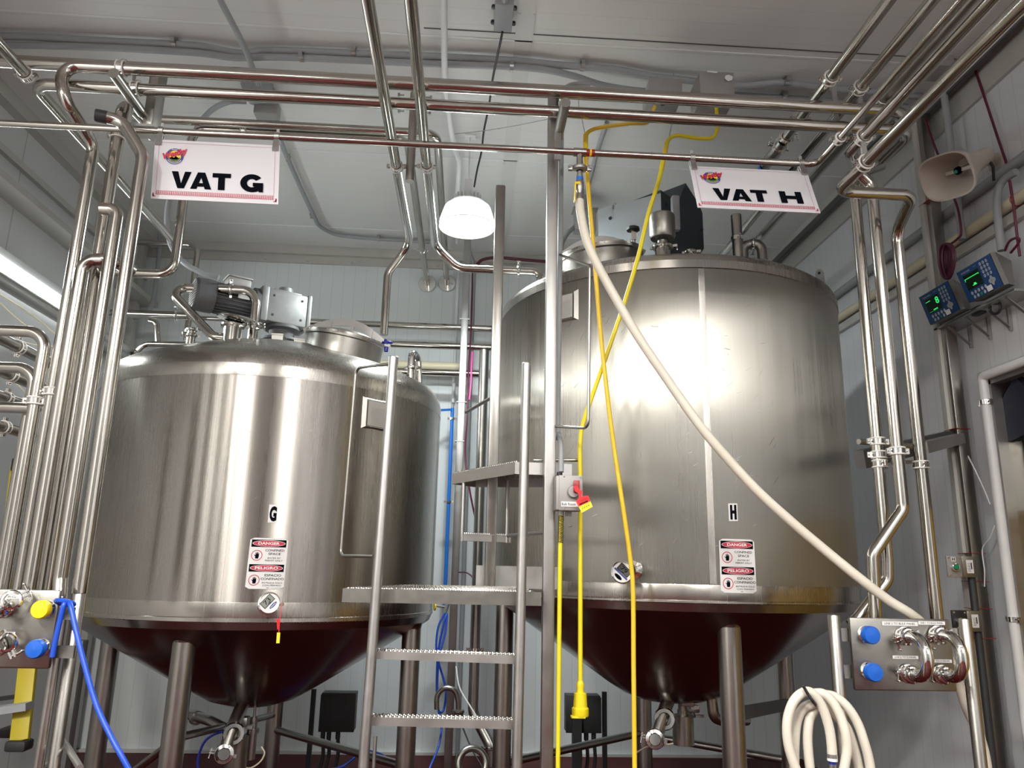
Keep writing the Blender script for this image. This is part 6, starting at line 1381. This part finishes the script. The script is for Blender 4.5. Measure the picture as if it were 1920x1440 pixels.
# shelf brackets under the displays
t = empty('display_shelf', P(1840, 590, X=2.95), 'steel bracket shelf on the right wall carrying the scale displays', 'shelf')
zsh = P(1802, 585, X=2.87).z - .02; ya, yb2 = P(1750, 612, X=2.88).y, P(1900, 530, X=2.88).y
b = B(); b.box((2.955, (ya + yb2) / 2, zsh), (.15, abs(ya - yb2), .012)); b.out('shelf_plate', 'satin', t)
for k in range(4): y = ya + (yb2 - ya) * (.15 + .24 * k); b = B(); b.bar((2.90, y, zsh - .01), (XR - .02, y, zsh - .12), .02, .006); b.bar((XR - .015, y, zsh), (XR - .015, y, zsh - .14), .02, .01); b.out('shelf_bracket', 'satin', t)
b = B(); b.torus(P(1866, 577, X=2.93), (1, .2, .1), .035, .008, 20, 8); b.bar(P(1866, 570, X=2.93), P(1880, 562, X=2.93), .03, .012); b.out('coiled_lead', 'black', t)
b = B(); q = P(1835, 583, X=2.93); b.box(q, (.05, .08, .05), bev=.01); b.out('gland_block', 'black', t)
# push button stations on the channel
def station(u, v, u1, v1, ch, m, label):
    yy2 = yS - .08; a, c = P(u, v1, yy2), P(u1, v, yy2); t = empty('button_station', a, label, 'switch')
    um = u + (u1 - u) * .48; am = P(um, v, yy2)
    b = B(); b.box(((a.x + am.x) / 2, yy2, (a.z + c.z) / 2), (am.x - a.x, .012, c.z - a.z), bev=.003)
    o = b.out('face_plate', m, t)
    b = B()
    for sx_ in (a.x + .012, am.x - .012):
        for sz_ in (a.z + .012, c.z - .012): b.lathe([(0, .004), (.006, .003), (.006, 0)], (sx_, yy2 - .006, sz_), (0, -1, 0), 8)
    b.out('screws', 'chrome', o)
    b = B(); b.box(((am.x + c.x) / 2, yy2 + .03, (a.z + c.z) / 2), (c.x - am.x, .08, (c.z - a.z) * .98), bev=.003); k = b.out('switch_housing', 'brushed', t)
    f = flat(((am.x * .72 + c.x * .28), yy2 - .0112, a.z + (c.z - a.z) * .2), (1, 0, 0), (0, 0, 1)); wq = (c.x - am.x) * .5; hq = (c.z - a.z) * .62
    b = B(); quad(b, f, 0, 0, wq, hq); lb = b.out('rating_label', 'label', k); b = B(); f = flat(((am.x * .72 + c.x * .28), yy2 - .0118, a.z + (c.z - a.z) * .2), (1, 0, 0), (0, 0, 1))
    for i in range(6): quad(b, f, wq * .2, hq * (.15 + .11 * i), wq * .6, hq * (.18 + .11 * i))
    quad(b, f, wq * .65, hq * .3, wq * .8, hq * .8); b.out('label_print', 'ink', lb)
    qc = Vector(((a.x * .55 + am.x * .45), yy2 - .006, (a.z + c.z) / 2 - .004)); b = B(); b.lathe([(.022, 0), (.022, .02), (.016, .022)], qc, (0, -1, 0), 24); bz = b.out('button_bezel', 'chrome', o); b = B(); b.lathe([(0, .03), (.014, .028), (.016, .015)], qc, (0, -1, 0), 20); b.out('push_button', 'green', bz)
    lz = c.z - .012 if ch == 'H' else a.z + .018
    f = flat((qc.x - .008, yy2 - .0075, lz - .008), (1, 0, 0), (0, 0, 1)); b = B(); quad(b, f, -.006, -.012, .022, .014); lb = b.out('letter_label', 'label', o); b = B(); put_text(b, ch, (0, -.008, .016, .011), flat((qc.x - .008, yy2 - .0082, lz - .008), (1, 0, 0), (0, 0, 1)), None, .02); b.out('letter', 'ink', lb)
station(1777, 1043, 1826, 1082, 'H', 'greybox', 'green push button station labelled H on the wall channel'); station(1787, 1145, 1836, 1184, 'G', 'black', 'green push button station labelled G lower on the wall channel')
q0, q1 = P(1822, 1086, yS - .05), P(1834, 1440, yS - .05)
pipe('wall_conduit', [Vector((q0.x, q0.y, P(1822, 1082, yS - .05).z)), Vector((q0.x, q0.y, 0.0))], .02, 'blackbox', label='dark conduit running down the wall channel under the button stations', cat='conduit')
# door in the right wall
b = B(); fw = .09
b.box((XR - .01, DY1 + fw / 2 - .02, DZ / 2), (.06, fw, DZ)); b.box((XR - .01, (DY0 + DY1) / 2, DZ + fw / 2 - .02), (.06, DY1 - DY0 + fw * 2, fw)); b.box((XR - .01, DY0 - fw / 2 + .02, DZ / 2), (.06, fw, DZ))
tag(b.out('trim_9', 'satin'), kind='structure')
b = B(); b.box((XR + .12, DY1 - .01, DZ / 2), (.2, .02, DZ)); tag(b.out('trim_10', 'pipe2'), kind='structure')
zy = P(1908, 955, X=XR + .1).z; zs2 = P(1905, 832, X=XR + .1).z
t = empty('door_1', (XR + .16, (DY0 + DY1) / 2, 0), None, None); t['kind'] = 'structure'
b = B(); b.box((XR + .16, (DY0 + DY1) / 2, zy / 2), (.05, DY1 - DY0 - .04, zy), bev=.004); b.out('yellow_leaf', 'gold', t)
b = B(); b.box((XR + .16, (DY0 + DY1) / 2, (zy + DZ) / 2), (.05, DY1 - DY0 - .04, DZ - zy)); b.out('upper_leaf', 'black', t)
b = B(); b.box((XR + .125, DY1 - .05 - .4, (zy + zs2 + .3) / 2), (.012, .8, zs2 + .3 - zy)); sp2 = b.out('steel_plate', 'brushed', t)
b = B()
for i in range(4):
    for j in range(4): b.lathe([(0, .008), (.008, .006), (.009, 0)], (XR + .118, DY1 - .12 - .13 * j - .03 * (i % 2), zy + .04 + .145 * i), (-1, 0, 0), 10)
b.out('rivets', 'satin', sp2)
# navy flap hanging in the doorway
pts = [P(u, v, X=XR + .02) for u, v in ((1903, 706), (1884, 738), (1871, 770), (1869, 790), (1880, 812), (1882, 826), (1896, 827), (1920, 815), (1935, 740))]
b = B(); b.slab(pts, .05, dirv=(1, 0, 0)); tag(b.out('door_flap', 'navycloth'), 'dark navy flap hanging in the top corner of the doorway', 'flap')
# white pipes around the door
x_ = XR - .06; a = P(1842, 706, X=x_); 
wp = pipe('door_pipe', [Vector((x_, a.y, 0.02)), Vector((x_, a.y, a.z)), Vector((x_, 1.0, a.z))], .027, 'white', bend=[.03], label='white plastic pipe running up and over the doorway at the right', cat='pipe')
clamp(wp, Vector((x_, a.y, P(1848, 755, X=x_).z)), (0, 0, 1), .027, (0, 1, 0), gasket=False); clamp(wp, Vector((x_, a.y, P(1888, 1160, X=x_).z)), (0, 0, 1), .027, (0, 1, 0), gasket=False)
cable('white_string', [P(1815, 855, X=XR - .1), P(1830, 885, X=XR - .1), P(1846, 920, X=XR - .09), P(1856, 945, X=XR - .09)], .004, 'label', label='thin white string slanting beside the white door pipe', cat='string')
cable('white_string', [P(1865, 985, X=XR - .1), P(1855, 1010, X=XR - .1), P(1842, 1030, X=XR - .1), P(1846, 1070, X=XR - .1), P(1846, 1100, X=XR - .1)], .0035, 'label', label='thin white string hanging beside the upper button station', cat='string')

# ================================================================== groups of repeats
GR = {'process_pipe': 'steel process pipes on the rack', 'riser_pipe': 'vertical riser pipes', 'wall_pipe': 'pipes along the walls', 'power_cable': 'yellow power cables', 'flow_panel': 'flow panels', 'vat_sign': 'vat signs on the rail',
      'scale_display': 'blue scale displays', 'button_station': 'push button stations', 'junction_box': 'junction boxes above the rack', 'ceiling_box': 'boxes on the ceiling', 'conduit': 'grey conduits', 'flexible_conduit': 'flexible grey conduits',
      'storage_vat': 'the two storage vats', 'load_cell_box': 'charcoal boxes on stands', 'maroon_cable': 'dark red cables', 'hanger_rod': 'hanger rods', 'support_column': 'square support columns', 'blue_air_hose': 'blue air hoses', 'grey_cord': 'thin cords near the floor',
      'high_bay_lamp': 'high bay lamps', 'yellow_string': 'yellow strings on the left wall', 'white_string': 'white strings by the door', 'suspension_wire': 'suspension wires', 'wall_conduit': 'conduits on the right wall'}
for o in list(COL.objects):
    if o.parent is None and o.get('label'):
        k = o.name.split('.')[0]
        if k in GR: o['group'] = GR[k]
